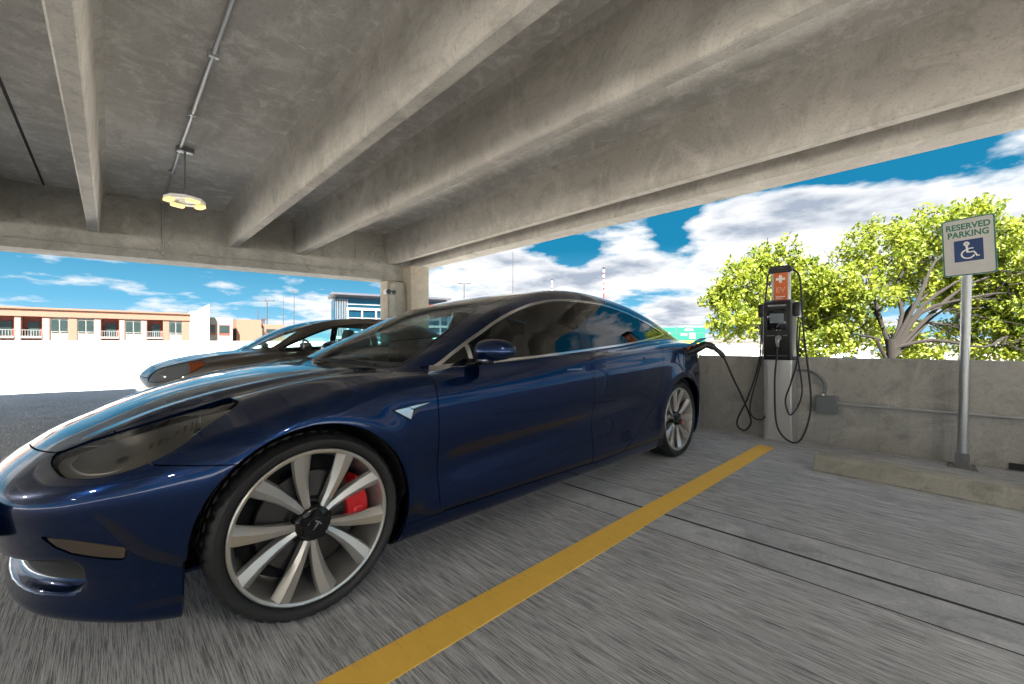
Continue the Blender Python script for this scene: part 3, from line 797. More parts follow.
    # mirrors
    for sg in (-1, 1):
        m = MB(); rows = []
        for t in np.linspace(0, 1, 15):
            # housing runs outwards from the door; rounded at both ends, flat underneath
            u = 2*t-1; k_ = max(.04, (1-abs(u)**3.2))**.5
            yy = .985+.108*u; cx = 1.622+.035*u*u; cz = .948
            row = []
            for k in range(24):
                a = 2*math.pi*k/24; ca, sa = math.cos(a), math.sin(a)
                row.append((cx+k_*math.copysign(abs(ca)**.8, ca)*(.085 if ca < 0 else .040), sg*yy, cz+k_*(.056*abs(sa)**.9 if sa > 0 else -.046*abs(sa)**.6)))
            rows.append(row)
        v = [p for r_ in rows for p in r_]; f = []
        for i in range(14):
            for k in range(24): f.append((i*24+k, i*24+(k+1) % 24, (i+1)*24+(k+1) % 24, (i+1)*24+k))
        f += [tuple(range(24)), tuple(range(14*24, 15*24))]
        m.add(v, f); mo = m.build('side_mirror', pm, car, smooth=50)
        g = MB(); g.prism([(p[1], p[2]) for p in [(0, sg*(.985+.085*math.cos(a)), .950+.040*math.sin(a)) for a in np.linspace(0, 2*math.pi, 24, endpoint=False)]], 1.668, 1.690, ax=0)
        g.build('mirror_glass', MAT['chrome'], mo)
        b = MB(); b.rbox(1.60, 1.68, min(sg*.80, sg*.93), max(sg*.80, sg*.93), .880, .908, .01)
        b.build('mirror_arm', MAT['black'], mo, smooth=40)
        b = MB(); b.tube([(1.62, sg*.84, .893), (1.60, sg*.93, .900), (1.62, sg*1.03, .906)], [.009, .008, .005], 8, smooth=4)
        b.build('mirror_strip', MAT['chrome'], mo, smooth=60)
        b = MB()
        dfr = [(1.385, .842), (1.405, .876), (1.60, .888), (1.73, .893), (1.70, .872), (1.60, .864), (1.46, .842)]
        yb = .800 if sg > 0 else -.800
    def hug(pts, off, name, mat, par, th=.004, sgs=(-1,)):
        """small flat piece laid on the body skin, outline given in (s, z)"""
        for sg in sgs:
            bm_ = []
            cen = np.mean(np.array(pts), 0)
            ring = []
            for (s_, z_) in list(pts)+[tuple(cen)]:
                y = 1.05
                for _ in range(80):
                    f = float(c.F(np.array([s_]), np.array([y]), np.array([z_]))[0])
                    if f < .0005: break
                    y -= f*.6
                g = grad(c, np.array([[s_, y, z_]]))[0]; g /= np.linalg.norm(g)
                ring.append((np.array([s_, y, z_]), g))
            n_ = len(pts); v = []
            for q, g in ring: v.append(q+g*(off+th))
            for q, g in ring[:-1]: v.append(q+g*(off-.004))
            f = [(i, (i+1) % n_, n_) for i in range(n_)]+[(i, n_+1+i, n_+1+(i+1) % n_, (i+1) % n_) for i in range(n_)]
            mb = MB(); mb.add([(p[0], sg*p[1], p[2]) for p in v], f); mb.build(name, MAT[mat], par)
    hug([(1.372, .846), (1.40, .874), (1.52, .882), (1.60, .884), (1.60, .868), (1.5, .864), (1.44, .850)], .001, 'trim_corner', 'chrome', car, .006, (-1, 1))
    # door handles
    for sg, (d1, d2) in ((-1, (fdo[0], rdo[0])), (1, (fdo[1], rdo[1]))):
        hug(rrect(2.235, 2.405, .800, .818, .008, 3), 0, 'door_handle', 'paint', d1, .006, (sg,))
        hug(rrect(2.30, 2.44, .819, .826, .003, 2), .003, 'handle_strip', 'steel', d1, .004, (sg,))
        hug(rrect(3.22, 3.36, .862, .880, .008, 3), 0, 'door_handle', 'paint', d2, .006, (sg,))
    # side repeater emblem on the front fender
    hug([(1.138, .712), (1.300, .728), (1.328, .726), (1.24, .690), (1.225, .655)], 0, 'side_camera', 'black', car, .004, (-1, 1))
    hug([(1.146, .708), (1.215, .714), (1.235, .700), (1.22, .664)], .004, 'side_repeater', 'chrome', car, .004, (-1, 1))
    hug([(1.215, .716), (1.32, .724), (1.235, .706)], .004, 'side_repeater', 'chrome', car, .004, (-1, 1))
    hug([(1.228, .672), (1.27, .702), (1.245, .704)], .004, 'side_camera_lens', 'screen', car, .003, (-1, 1))
    # chrome blade of the fog slot
    b = MB(); b.tube([(.335, -.755, .386), (.352, -.752, .372), (.348, -.750, .360)], .004, 6); b.build('fog_slot_clip', MAT['chrome'], car)
    # number plate bracket at the nose
    b = MB(); b.rbox(-.016, .012, -.20, .20, -.075, .075, .012, Matrix.Translation((.045, -.32, .445)) @ Matrix.Rotation(R(-15), 4, 'Z') @ Matrix.Rotation(R(-6), 4, 'Y'))
    pl = b.build('plate_bracket', MAT['black'], car, smooth=40)
    b = MB(); b.rbox(-.020, -.014, -.18, .18, -.060, .060, .003, Matrix.Translation((.045, -.32, .445)) @ Matrix.Rotation(R(-15), 4, 'Z') @ Matrix.Rotation(R(-6), 4, 'Y'))
    b.build('number_plate', MAT['offwhite'], pl)
    for y0 in (-.62, -.02):
        b = MB(); b.tube([(1.215, y0+.02, .880), (1.14, y0+.30, .895), (1.125, y0+.52, .893)], [.010, .008, .006], 8, smooth=4); b.tube([(1.19, y0+.04, .892), (1.115, y0+.30, .905)], .005, 6); b.build('wiper', MAT['mblack'], car, smooth=60)
    # interior
    b = MB(); b.rbox(1.35, 1.72, -.70, .70, .70, .86, .05); b.build('dashboard', MAT['leather'], car, smooth=50)
    b = MB(); b.rbox(1.70, 1.72, -.19, .19, .84, 1.02, .006); b.build('touch_screen', MAT['screen'], car)
    b = MB()
    M = Matrix.Translation((1.90, -.37, .86)) @ Matrix.Rotation(R(-25), 4, 'Y') @ Matrix.Rotation(R(90), 4, 'Z')
    b.lathe([(.185+.014*math.cos(a), .014*math.sin(a)) for a in np.linspace(0, 2*math.pi, 9)[:-1]], 40, M, True)
    b.rbox(-.19, .19, -.012, .012, -.03, .03, .008, M); b.rbox(-.03, .03, -.012, .012, -.19, .0, .008, M); b.rbox(-.06, .06, -.02, .02, -.06, .05, .015, M)
    b.build('steering_wheel', MAT['leather'], car, smooth=50)
    for x, y in ((1.95, -.37), (1.95, .37)):
        b = MB(); car_seat(b, x, y); so = b.build('seat', MAT['leather'], car, smooth=50)
        b = MB(); head_rest(b, x, y); b.build('head_rest', MAT['leather'], so, smooth=50)
    b = MB(); b.rbox(2.85, 3.4, -.62, .62, .32, .48, .05); b.rbox(-.07, .07, -.62, .62, 0, .55, .05, Matrix.Translation((3.40, 0, .42)) @ Matrix.Rotation(R(24), 4, 'Y'))
    so = b.build('rear_seat', MAT['leather'], car, smooth=50)
    for y in (-.36, .36):
        b = MB(); b.rbox(-.05, .05, y-.12, y+.12, .56, .70, .04, Matrix.Translation((3.40, 0, .42)) @ Matrix.Rotation(R(22), 4, 'Y')); b.build('head_rest', MAT['leather'], so, smooth=50)
    b = MB(); b.rbox(1.97, 2.02, -.11, .11, 1.17, 1.23, .015); b.build('rear_view_mirror', MAT['black'], car, smooth=40)
    b = MB(); b.box(1.3, 4.0, -.70, .70, .30, .33); b.build('cabin_floor', MAT['mblack'], car)
    # wheels
    wheel_wells(c, car)
    cl = lambda s, sg, rot, cal, sp: make_wheel(car, s, sg*.90, c.zh, sg, rot, cal, spin=sp)
    cl(c.fa, -1, 46, 12, 38); cl(c.ra, -1, 12, 5, 10); cl(c.fa, 1, 10, 170, 0); cl(c.ra, 1, 40, 10, 0)
    return c, car
def build_grey_car():
    c = compact_sedan()
    car = empty('sedan', GREY_LOC, 'grey-brown sedan parked behind the blue car, mostly hidden by its hood', 'car')
    K = Skin(c, .022)
    S = lambda p: p[:, 0]; Y = lambda p: p[:, 1]; Z = lambda p: p[:, 2]
    for a in (c.fa, c.ra):
        K.P, _, K.rest = split(K.P, K.rest, lambda p: np.maximum(np.hypot(S(p)-a, Z(p)-c.zh)-.36, .52-Y(p)))
    wo = smooth_poly([(1.26, .905), (1.5, 1.04), (1.75, 1.15), (2.0, 1.225), (2.4, 1.27), (2.9, 1.265), (3.3, 1.20), (3.6, 1.10), (3.68, 1.01), (3.5, .985), (3.0, .96), (2.2, .925), (1.6, .905)], 5)
    side = K.take(lambda p: np.maximum(poly_sd(S(p), Z(p), wo), .56-Y(p)), .004)
    K.P, tr_, gl = split(K.P, side, lambda p: -(poly_sd(S(p), Z(p), wo)+.02))
    K.P, g1, gl = split(K.P, gl, lambda p: S(p)-2.42); K.P, pl, g2 = split(K.P, gl, lambda p: S(p)-2.52)
    ws = np.array([(.99, -.3), (.99, 0), (1.06, .5), (1.2, .68), (1.35, .66), (1.6, .59), (1.74, .53), (1.78, -.3)])
    W = K.take(lambda p: np.maximum(poly_sd(S(p), Y(p), ws), .8-Z(p)), .01)
    rw = np.array([(3.35, -.3), (3.35, .50), (3.9, .55), (3.98, -.3)])
    RW = K.take(lambda p: np.maximum(poly_sd(S(p), Y(p), rw), .8-Z(p)), .01)
    hd = np.array([(.12, -.3), (.14, .3), (.22, .55), (.6, .66), (1.1, .74), (1.17, .68), (1.03, .5), (.96, 0), (.96, -.3)])
    HD = K.take(lambda p: np.maximum(poly_sd(S(p), Y(p), hd), .6-Z(p)), .006)
    hl = smooth_poly([(.09, .62), (.16, .70), (.30, .76), (.52, .80), (.50, .74), (.38, .66), (.22, .595), (.10, .58)], 4)
    HL = K.take(lambda p: np.maximum(poly_sd(S(p), Z(p), hl), .42-Y(p)), .006)
    K.P, HA, HL = split(K.P, HL, lambda p: .40-S(p))
    fd = np.array([(1.25, .90), (1.35, .3), (2.38, .24), (2.42, .5), (2.46, .94)])
    FD = K.take(lambda p: np.maximum(poly_sd(S(p), Z(p), fd), .6-Y(p)), .006)
    rd = np.array([(2.43, .94), (2.43, .24), (2.95, .26), (3.2, .5), (3.4, .8), (3.5, .98)])
    RD = K.take(lambda p: np.maximum(poly_sd(S(p), Z(p), rd), .6-Y(p)), .006)
    BP = K.take(lambda p: np.maximum(S(p)-.5, Z(p)-.62), .006)
    K.finish(); pm = MAT['paint2']
    K.part('body_panels', K.rest, pm, car); K.part('hood', HD, pm, car); K.part('front_bumper', BP, pm, car)
    K.part('front_door', FD, pm, car, 'two'); K.part('rear_door', RD, pm, car, 'two')
    K.part('side_window', g1, MAT['wglass'], car, 'two'); K.part('side_window', g2, MAT['wglass'], car, 'two')
    K.part('window_pillar', pl, MAT['black'], car, 'two'); K.part('window_trim', tr_, MAT['black'], car, 'two', .002)
    K.part('windshield', W, MAT['wglass'], car); K.part('rear_window', RW, MAT['wglass'], car)
    K.part('headlight', HL, MAT['clear'], car, 'two', -.004); K.part('turn_signal', HA, MAT['amber'], car, 'two', -.002)
    for sg in (-1, 1):
        m = MB(); m.rbox(1.45, 1.55, min(sg*.86, sg*1.06), max(sg*.86, sg*1.06), .905, 1.00, .035); m.build('side_mirror', pm, car, smooth=50)
    body = np.concatenate([K.rest, HD, BP, FD, RD]); Pi = K.P-K.N*.014; n = len(Pi); fl = np.array([1, -1, 1])
    np_mesh('inner_shell', np.concatenate([Pi*fl, Pi]), np.concatenate([body[:, ::-1], body+n]), MAT['mblack'], car)
    b = MB(); b.rbox(1.25, 1.6, -.68, .68, .70, .88, .06); b.build('dashboard', MAT['leather'], car, smooth=50)
    b = MB(); M = Matrix.Translation((1.75, -.36, .87)) @ Matrix.Rotation(R(-25), 4, 'Y') @ Matrix.Rotation(R(90), 4, 'Z')
    b.lathe([(.18+.013*math.cos(a), .013*math.sin(a)) for a in np.linspace(0, 2*math.pi, 9)[:-1]], 32, M, True); b.rbox(-.18, .18, -.01, .01, -.03, .03, .005, M)
    b.build('steering_wheel', MAT['leather'], car, smooth=50)
    for x, y in ((1.85, -.36), (1.85, .36)):
        b = MB(); car_seat(b, x, y); so = b.build('seat', MAT['seatgrey'], car, smooth=50); b = MB(); head_rest(b, x, y); b.build('head_rest', MAT['seatgrey'], so, smooth=50)
        for ch_ in so.children: ch_.location.z = -.02
    b = MB(); b.rbox(-.07, .07, -.6, .6, 0, .6, .05, Matrix.Translation((3.35, 0, .45)) @ Matrix.Rotation(R(24), 4, 'Y')); b.build('rear_seat', MAT['seatgrey'], car, smooth=50)
    wheel_wells(c, car, .362, .86)
    for s in (c.fa, c.ra):
        for sg in (-1, 1): make_wheel(car, s, sg*.865, c.zh, sg, 10, None, .32, .225, .20, sporty=False)
    return car

GREY_LOC = (.2, 6.3, 0)
body_shape, BLUE = build_blue_car()
build_grey_car()
# ---------------------------------------------------------------- the garage
def struct(mb, name, mat, smooth=None):
    return tag(mb.build(name, MAT[mat], None, smooth=smooth), kind='structure')
def girder_y(x): return 9.17-.171*x
struct(MB().add([(-16, -9, 0), (5.15, -9, 0), (5.15, girder_y(5.15)+6, 0), (-16, girder_y(-16)+4.2, 0), (-16, -9, -.3), (5.15, -9, -.3), (5.15, girder_y(5.15)+6, -.3), (-16, girder_y(-16)+4.2, -.3)],
      [(0, 1, 2, 3), (7, 6, 5, 4), (0, 4, 5, 1), (1, 5, 6, 2), (2, 6, 7, 3), (3, 7, 4, 0)]), 'floor', 'floor')
b = MB(); b.box(2.045, 2.268, -9, 13, 0, .003); b.box(2.292, 2.53, -9, 13, 0, .003); struct(b, 'trim_1', 'band')
b = MB(); b.box(2.268, 2.292, -9, 13, 0, .0015)
for x_ in (2.05, 2.528): b.box(x_-.004, x_+.003, -9, 13, .0, .0036)
struct(b, 'trim_2', 'joint')
b = MB(); b.prism([(.0, 1.107), (2.26, 1.085), (4.50, 1.058), (4.50, 1.192), (2.26, 1.222), (-1.5, 1.262), (-1.5, 1.122)], .0, .0045, ax=2)
tag(b.build('parking_line', MAT['yellow']), 'worn yellow painted line on the garage floor beside the blue car', 'road marking')
# ceiling: double tees with tapered stems
struct(MB().add([(-16, -9, 3.36), (5.0, -9, 3.36), (5.0, girder_y(5)+.05, 3.36), (-16, girder_y(-16)+.05, 3.36), (-16, -9, 3.52), (5.0, -9, 3.52), (5.0, girder_y(5)+.05, 3.52), (-16, girder_y(-16)+.05, 3.52)],
      [(3, 2, 1, 0), (4, 5, 6, 7), (0, 1, 5, 4), (1, 2, 6, 5), (2, 3, 7, 6), (3, 0, 4, 7)]), 'ceiling', 'slab')
xs = [4.39, 2.63, 1.58, -.19, -1.24, -2.99, -4.04, -5.79, -6.84, -8.59, -9.64, -11.39, -12.44, -14.2]
for i, x in enumerate(xs):
    m = MB(); y1 = girder_y(x)-.0
    sec = [(-.062, 2.726), (-.050, 2.714), (.050, 2.714), (.062, 2.726), (.100, 3.30), (.15, 3.362), (-.15, 3.362), (-.100, 3.30)]
    m.prism([(x+a, z) for a, z in sec], -9, y1, ax=1)
    o = m.build('ceiling_beam', MAT['beam'], None)
    where = {4.39: 'nearest the open side above the parapet', 2.63: 'second in from the open side', 1.58: 'over the blue car, third in from the open side', -.19: 'leftmost in the picture, left of the hanging lamp'}.get(x)
    tag(o, 'concrete ceiling beam '+(where or 'further left, beyond the left edge of view'), 'ceiling beam', 'concrete ceiling beams')
b = MB()
for x in (2.105, -.715, -3.515, -6.315, -9.1): b.box(x-.012, x+.012, -9, girder_y(x), 3.352, 3.362)
struct(b, 'trim_3', 'joint')
# girder at the far side with its bearing ledge
def skew(b, x0, x1, o0, o1, z0, z1):
    v = [(x, girder_y(x)+o, z) for x in (x0, x1) for o in (o0, o1) for z in (z0, z1)]
    b.add(v, [(0, 1, 3, 2), (4, 6, 7, 5), (0, 4, 5, 1), (2, 3, 7, 6), (0, 2, 6, 4), (1, 5, 7, 3)])
b = MB(); skew(b, -16, 5.1, 0, .32, 2.36, 4.25); skew(b, -16, 5.1, -.19, 0, 2.36, 2.705); skew(b, -16, 5.1, -.215, -.19, 2.36, 2.40)
struct(b, 'wall_back', 'girder')
b = MB(); b.box(4.80, 5.12, -9, girder_y(5)-.2, 2.665, 4.3); b.box(4.775, 4.80, -9, girder_y(5)-.2, 3.05, 3.10); struct(b, 'wall_right', 'beam')
# corner column and its pilaster
b = MB(); b.rbox(4.62, 5.06, 7.84, 8.30, 0, 2.67, .012); struct(b, 'wall_column', 'column', 30)
b = MB(); b.rbox(4.30, 4.64, 8.28, 8.62, 0, 2.37, .012); struct(b, 'wall_pier', 'column', 30)
# parapet
b = MB(); b.rbox(5.005, 5.17, -9, 7.9, 0, .845, .008); struct(b, 'wall_parapet', 'parapet', 30)
tag((lambda m: m.build('drain_scupper', MAT['mblack'], None))(MB().rbox(4.985, 5.004, -.50, -.40, .01, .06, .004)), 'small dark drain opening at the foot of the parapet right of the sign post', 'drain')
# deck outside in the sun and its white parapet
gy = girder_y
b = MB(); b.add([(-60, 13.46, -.02), (-16.0, 13.46, -.02), (5.6, 13.46, -.02), (30, 13.46, -.02), (30, 36, -.02), (-60, 44, -.02)], [(0, 1, 2, 3, 4, 5)])
b.add([(-60, -30, -.02), (-16, -30, -.02), (-16, 13.46, -.02), (-60, 13.46, -.02)], [(0, 1, 2, 3)])  # unseen deck left of view, added to bounce sunlight into the garage
b.add([(5.15, 8.2, -.02), (30, 8.2, -.02), (30, 13.46, -.02), (5.15, 13.46, -.02)], [(0, 1, 2, 3)])
b.add([(-16, 8, -.31), (5.15, 8, -.31), (5.15, 13.46, -.31), (-16, 13.46, -.31)], [(0, 1, 2, 3)])
b.add([(-60, -60, -.02), (20, -60, -.02), (20, -9, -.02), (-16, -9, -.02), (-16, -30, -.02), (-60, -30, -.02)], [(0, 1, 2, 3, 4, 5)])  # made-up deck behind the camera, added so its sunlit top brightens the interior
struct(b, 'floor_deck', 'deck')
b = MB(); b.add([(x, 43-.09*(x+60)+o, z) for x in (-60, 30) for o in (0, .25) for z in (-.1, 1.19)], [(0, 1, 3, 2), (4, 6, 7, 5), (0, 4, 5, 1), (2, 3, 7, 6), (0, 2, 6, 4), (1, 5, 7, 3)])
struct(b, 'wall_deck', 'white')
b = MB(); b.box(-4.2, -4.05, 22, 27, -.02, -.012); tag(b.build('parking_line', MAT['yellow']), 'faded yellow line on the sunlit deck outside', 'road marking')
b = MB(); b.box(-9.2, -9.12, 13.5, 40, -.02, -.013); struct(b, 'trim_5', 'joint')
struct(MB().add([(-400, -400, -6), (500, -400, -6), (500, 500, -6), (-400, 500, -6)], [(0, 1, 2, 3)]), 'ground', 'ground')

# ---------------------------------------------------------------- wheel stop, sign, charger
Mw = Matrix.Translation((3.865, .165, 0)) @ Matrix.Rotation(R(-5), 4, 'Z')
b = MB(); b.prism([(0, 0), (.03, .095), (.05, .115), (.215, .115), (.235, .095), (.26, 0)], -1.35, .50, Mw)
o = b.build('wheel_stop', MAT['stop']); tag(o, 'low concrete wheel stop lying in front of the sign post', 'wheel stop')
bv = o.modifiers.new('b', 'BEVEL'); bv.width = .008; bv.segments = 2
sg = empty('parking_sign', (4.84, -.15, 0), 'reserved parking sign with wheelchair symbol on a round steel post', 'sign')
b = MB(); b.tube([(0, 0, 0), (.0, -.012, .8), (.0, -.030, 1.75)], .029, 20); b.tube([(0, 0, .0), (0, -.003, .20)], .033, 20); post = b.build('post', MAT['galv'], sg, smooth=50)
b = MB(); b.rbox(-.07, .07, -.085, .085, 0, .010, .003)
b.rbox(-.040, -.028, -.042, .042, .01, .12, .003)
for y in (-.065, .065):
    for x in (-.05, .05): b.lathe([(0, 0), (.011, 0), (.011, .012), (0, .012)], 6, Matrix.Translation((x, y, .01)) @ Matrix.Rotation(R(90), 4, 'X'))
for z in (.04, .085):
    b.lathe([(0, 0), (.009, 0), (.009, .010), (0, .010)], 6, Matrix.Translation((-.048, 0, z)) @ Matrix.Rotation(R(-90), 4, 'Z'))
b.build('base_bracket', MAT['steel'], sg)
# the plate: local frame u to the right (-Y), v up, facing -X
SM = Matrix.Translation((-.034, -.033, 1.745)) @ Matrix.Rotation(R(-2.0), 4, 'X') @ Matrix.Rotation(R(-6), 4, 'Z') @ Matrix(((0, 0, -1, 0), (-1, 0, 0, 0), (0, 1, 0, 0), (0, 0, 0, 1)))
hw, hh = .142, .226
b = MB(); b.prism(rrect(-hw, hw, -hh, hh, .024), -.0015, .0015, SM, ax=2); pl = b.build('sign_plate', MAT['sign_white'], sg)
b = MB(); o_ = rrect(-hw+.001, hw-.001, -hh+.001, hh-.001, .023); i_ = rrect(-hw+.010, hw-.010, -hh+.010, hh-.010, .016); n = len(o_)
b.add([tuple(SM @ Vector((p[0], p[1], .0022))) for p in o_+i_], [(k, (k+1) % n, n+(k+1) % n, n+k) for k in range(n)]); b.build('sign_border', MAT['sign_green'], pl)
text('lettering', 'RESERVED', .064, MAT['sign_green'], pl, SM @ Matrix.Translation((0, .158, .0018)), .0006, .0022, .80, track=1.03)
text('lettering', 'PARKING', .064, MAT['sign_green'], pl, SM @ Matrix.Translation((0, .098, .0018)), .0006, .0022, .80, track=1.03)
b = MB(); b.prism([(-.077, -.116), (.077, -.116), (.077, .052), (-.077, .052)], .0016, .0026, SM, ax=2); b.build('symbol_panel', MAT['sign_blue'], pl)
b = MB(); ZT = .0032
def flat(pts, w):
    v = []; f = []
    for i, p in enumerate(pts):
        a = Vector(pts[max(i-1, 0)]); c_ = Vector(pts[min(i+1, len(pts)-1)]); t = (c_-a).normalized(); nn = Vector((-t.y, t.x))*w/2
        v += [tuple(SM @ Vector((p[0]+nn.x, p[1]+nn.y, ZT))), tuple(SM @ Vector((p[0]-nn.x, p[1]-nn.y, ZT)))]
    for i in range(len(pts)-1): f.append((2*i, 2*i+1, 2*i+3, 2*i+2))
    b.add(v, f)
cx, cy = -.004, -.060
flat([(cx+.034*math.cos(R(a)), cy+.034*math.sin(R(a))) for a in range(100, 345, 12)], .010)
flat([(-.010, .006), (-.006, -.048)], .012); flat([(-.008, -.018), (.026, -.018)], .009); flat([(-.006, -.046), (.028, -.046), (.044, -.082), (.056, -.078)], .010)
flat([(-.010+.0001+.011*math.cos(R(a)), .020+.011*math.sin(R(a))) for a in range(0, 380, 20)], .012)
b.build('wheelchair_symbol', MAT['offwhite'], pl)
b = MB()
for v_ in (.205, -.205): b.lathe([(0, -.006), (.007, -.006), (.008, .0)], 8, SM @ Matrix.Translation((0, v_, 0)) @ Matrix.Rotation(R(90), 4, 'X'))
b.build('bolt', MAT['steel'], pl)

ch = empty('charging_station', (4.90, 1.105, 0), 'silver and black car charging post with an orange top panel at the parapet', 'charging station')
b = MB(); b.prism(rrect(-.105, .105, -.125, .125, .018), .0, .84, ax=2)
o = b.build('pedestal', MAT['charger'], ch, smooth=40)
b = MB(); b.rbox(-.118, -.104, -.112, .085, .02, .80, .003); b.build('pedestal_face', MAT['charger'], o)
b = MB(); b.rbox(-.13, .13, -.14, .14, 0, .012, .003); b.build('base_plate', MAT['galv'], o)
b = MB(); b.prism(rrect(-.115, .105, -.128, .128, .02), .82, 1.385, ax=2)
b.prism([(-.115, .82), (-.125, .84), (-.125, 1.34), (-.112, 1.40), (-.06, 1.425), (.10, 1.425), (.105, .84)], -.112, .112, ax=1)
hd = b.build('charger_head', MAT['chblack'], ch, smooth=40)
for s_ in (-1, 1): MB().rbox(-.075, .085, min(s_*.12, s_*.185), max(s_*.12, s_*.185), 1.25, 1.395, .022).build('cable_holder', MAT['chblack'], hd, smooth=40)
b = MB(); b.rbox(-.131, -.123, -.082, .082, 1.12, 1.33, .006); sc_ = b.build('display', MAT['screen'], hd, smooth=40)
b = MB(); b.rbox(-.134, -.130, -.060, .060, 1.19, 1.285, .003); b.build('display_glass', simple('lit_grey_display', (.16, .18, .20), .2), sc_)
b = MB(); b.rbox(-.129, -.124, -.078, .078, 1.355, 1.375, .004); b.build('status_light', MAT['steel'], hd)
b = MB(); b.rbox(-.129, -.124, -.09, .09, 1.060, 1.068, .002); b.rbox(-.129, -.124, -.09, .09, .86, .866, .002); b.build('holster_frame', MAT['steel'], hd)
b = MB(); b.lathe([(0, 0), (.008, 0), (.010, .006)], 12, Matrix.Translation((-.130, -.03, 1.125)) @ Matrix.Rotation(R(-90), 4, 'Z')); b.lathe([(0, 0), (.008, 0), (.010, .006)], 12, Matrix.Translation((-.130, .0, 1.125)) @ Matrix.Rotation(R(-90), 4, 'Z')); b.build('card_reader_mark', MAT['offwhite'], hd)
b = MB(); b.rbox(-.035, .035, -.090, .070, 1.37, 1.72, .012); up = b.build('sign_column', MAT['charger'], ch, smooth=40)
b = MB(); b.rbox(-.043, -.034, -.074, .046, 1.43, 1.705, .004); op = b.build('orange_panel', MAT['orange'], up)
PM = Matrix.Translation((-.0445, -.014, 0)) @ Matrix(((0, 0, -1, 0), (-1, 0, 0, 0), (0, 1, 0, 0), (0, 0, 0, 1)))
b = MB()
b.box(-.012, .012, 1.60, 1.675, 0, .002, PM); b.box(-.040, .040, 1.626, 1.650, 0, .0022, PM); b.build('plus_mark', MAT['offwhite'], op)
text('lettering', 'EV', .075, MAT['orange2'], op, PM @ Matrix.Translation((0, 1.525, 0)), .0008, .001)
b = MB(); b.box(-.04, .04, 1.455, 1.463, 0, .0015, PM); b.box(-.04, .02, 1.441, 1.446, 0, .0015, PM); b.build('small_print_bar', MAT['offwhite'], op)
b = MB(); b.prism([(-.115, 1.705), (-.115, 1.745), (-.085, 1.772), (.065, 1.772), (.095, 1.745), (.095, 1.705), (.075, 1.70), (-.095, 1.70)], -.05, .05, Matrix.Rotation(R(90), 4, 'Z'))
o = b.build('top_cap', MAT['chblack'], ch); bv = o.modifiers.new('b', 'BEVEL'); bv.width = .008; bv.segments = 3
off = Vector((4.90, 1.105, 0))
def cable(pts, name, par=None, r=.0085, mat='cable'):
    b = MB(); b.tube([Vector(p)-(off if par else Vector()) for p in pts], r, 10, smooth=8); return b.build(name, MAT[mat], par, smooth=60)
cable([(4.86, .985, 1.72), (4.855, .935, 1.66), (4.84, .915, 1.504), (4.82, .887, 1.062), (4.70, .81, .446), (4.62, .858, .123), (4.60, .948, .055), (4.60, 1.062, .194), (4.66, 1.096, .581), (4.69, 1.088, .822), (4.715, 1.084, .95)], 'charging_cable', ch)
cable([(4.90, .945, 1.30), (4.88, .955, .921), (4.80, .899, .505), (4.78, .985, .284), (4.765, 1.03, .417), (4.785, .985, .60), (4.83, .945, .822), (4.89, .930, 1.20)], 'charging_cable', ch, .007)
cable([(4.90, 1.27, 1.27), (4.90, 1.267, .854), (4.80, 1.352, .341), (4.75, 1.29, .213), (4.80, 1.214, .243), (4.86, 1.24, .5)], 'charging_cable', ch, .007)
pc = cable([(4.86, 1.185, 1.72), (4.855, 1.205, 1.66), (4.87, 1.215, 1.578), (4.90, 1.24, 1.407), (4.92, 1.275, 1.223), (4.90, 1.291, .811), (4.80, 1.371, .423), (4.55, 1.401, .194), (4.50, 1.322, .122), (4.45, 1.245, .228), (4.35, 1.277, .433), (4.176, 1.32, .661), (3.92, 1.30, .83), (3.832, 1.30, .885)], 'charging_cable', ch)
def gun(pts, name, par, r, mat='chblack'):
    b = MB(); b.tube(pts, r, 14, smooth=5); return b.build(name, MAT[mat], par, smooth=60)
# holstered plug
g_ = gun([(-.185, -.022, .955), (-.195, -.022, 1.0), (-.175, -.022, 1.035), (-.12, -.022, 1.045)], 'holstered_plug', ch, [.013, .016, .020, .026, .028], 'steel')
b = MB(); b.lathe([(0, 0), (.038, 0), (.040, .012), (.030, .02), (0, .02)], 20, Matrix.Translation((-.150, -.022, 1.045)) @ Matrix.Rotation(R(-90), 4, 'Z')); b.build('holster_ring', MAT['chblack'], ch, smooth=50)
# plug in the car, with the open port flap
o2 = Vector((3.74, 1.50, .92))
pg = empty('charging_plug', o2, 'black charging plug pushed into the rear side of the blue car', 'charging plug')
rel = lambda p: Vector(p)-o2
gun([rel(p) for p in ((3.70, 1.56, .895), (3.715, 1.50, .925), (3.74, 1.45, .955), (3.768, 1.41, .972), (3.80, 1.35, .945), (3.84, 1.285, .868))], 'plug_handle', pg, [.036]*5+[.036]*5+[.034]*5+[.030]*5+[.021]*6, 'chblack')
b = MB(); b.lathe([(0, 0), (.034, 0), (.036, .02), (.034, .04), (0, .04)], 20, Matrix.Translation(rel((3.695, 1.548, .885))) @ Matrix.Rotation(R(-20), 4, 'Z')); b.build('plug_collar', MAT['mblack'], pg, smooth=50)
b = MB(); M_ = Matrix.Translation((3.655+.32, 1.51-2.45, .965)) @ Vector((.14, -.10, .085)).to_track_quat('X', 'Z').to_matrix().to_4x4(); b.rbox(0, .15, -.045, .045, -.004, .004, .003, M_)
fl_ = b.build('charge_port_flap', MAT['paint'], BLUE); b = MB(); b.tube([(3.655+.32, 1.53-2.45, .93), (3.66+.32, 1.495-2.45, .965), (3.69+.32, 1.475-2.45, .965)], .008, 6); b.build('flap_hinge', MAT['amber'], fl_)

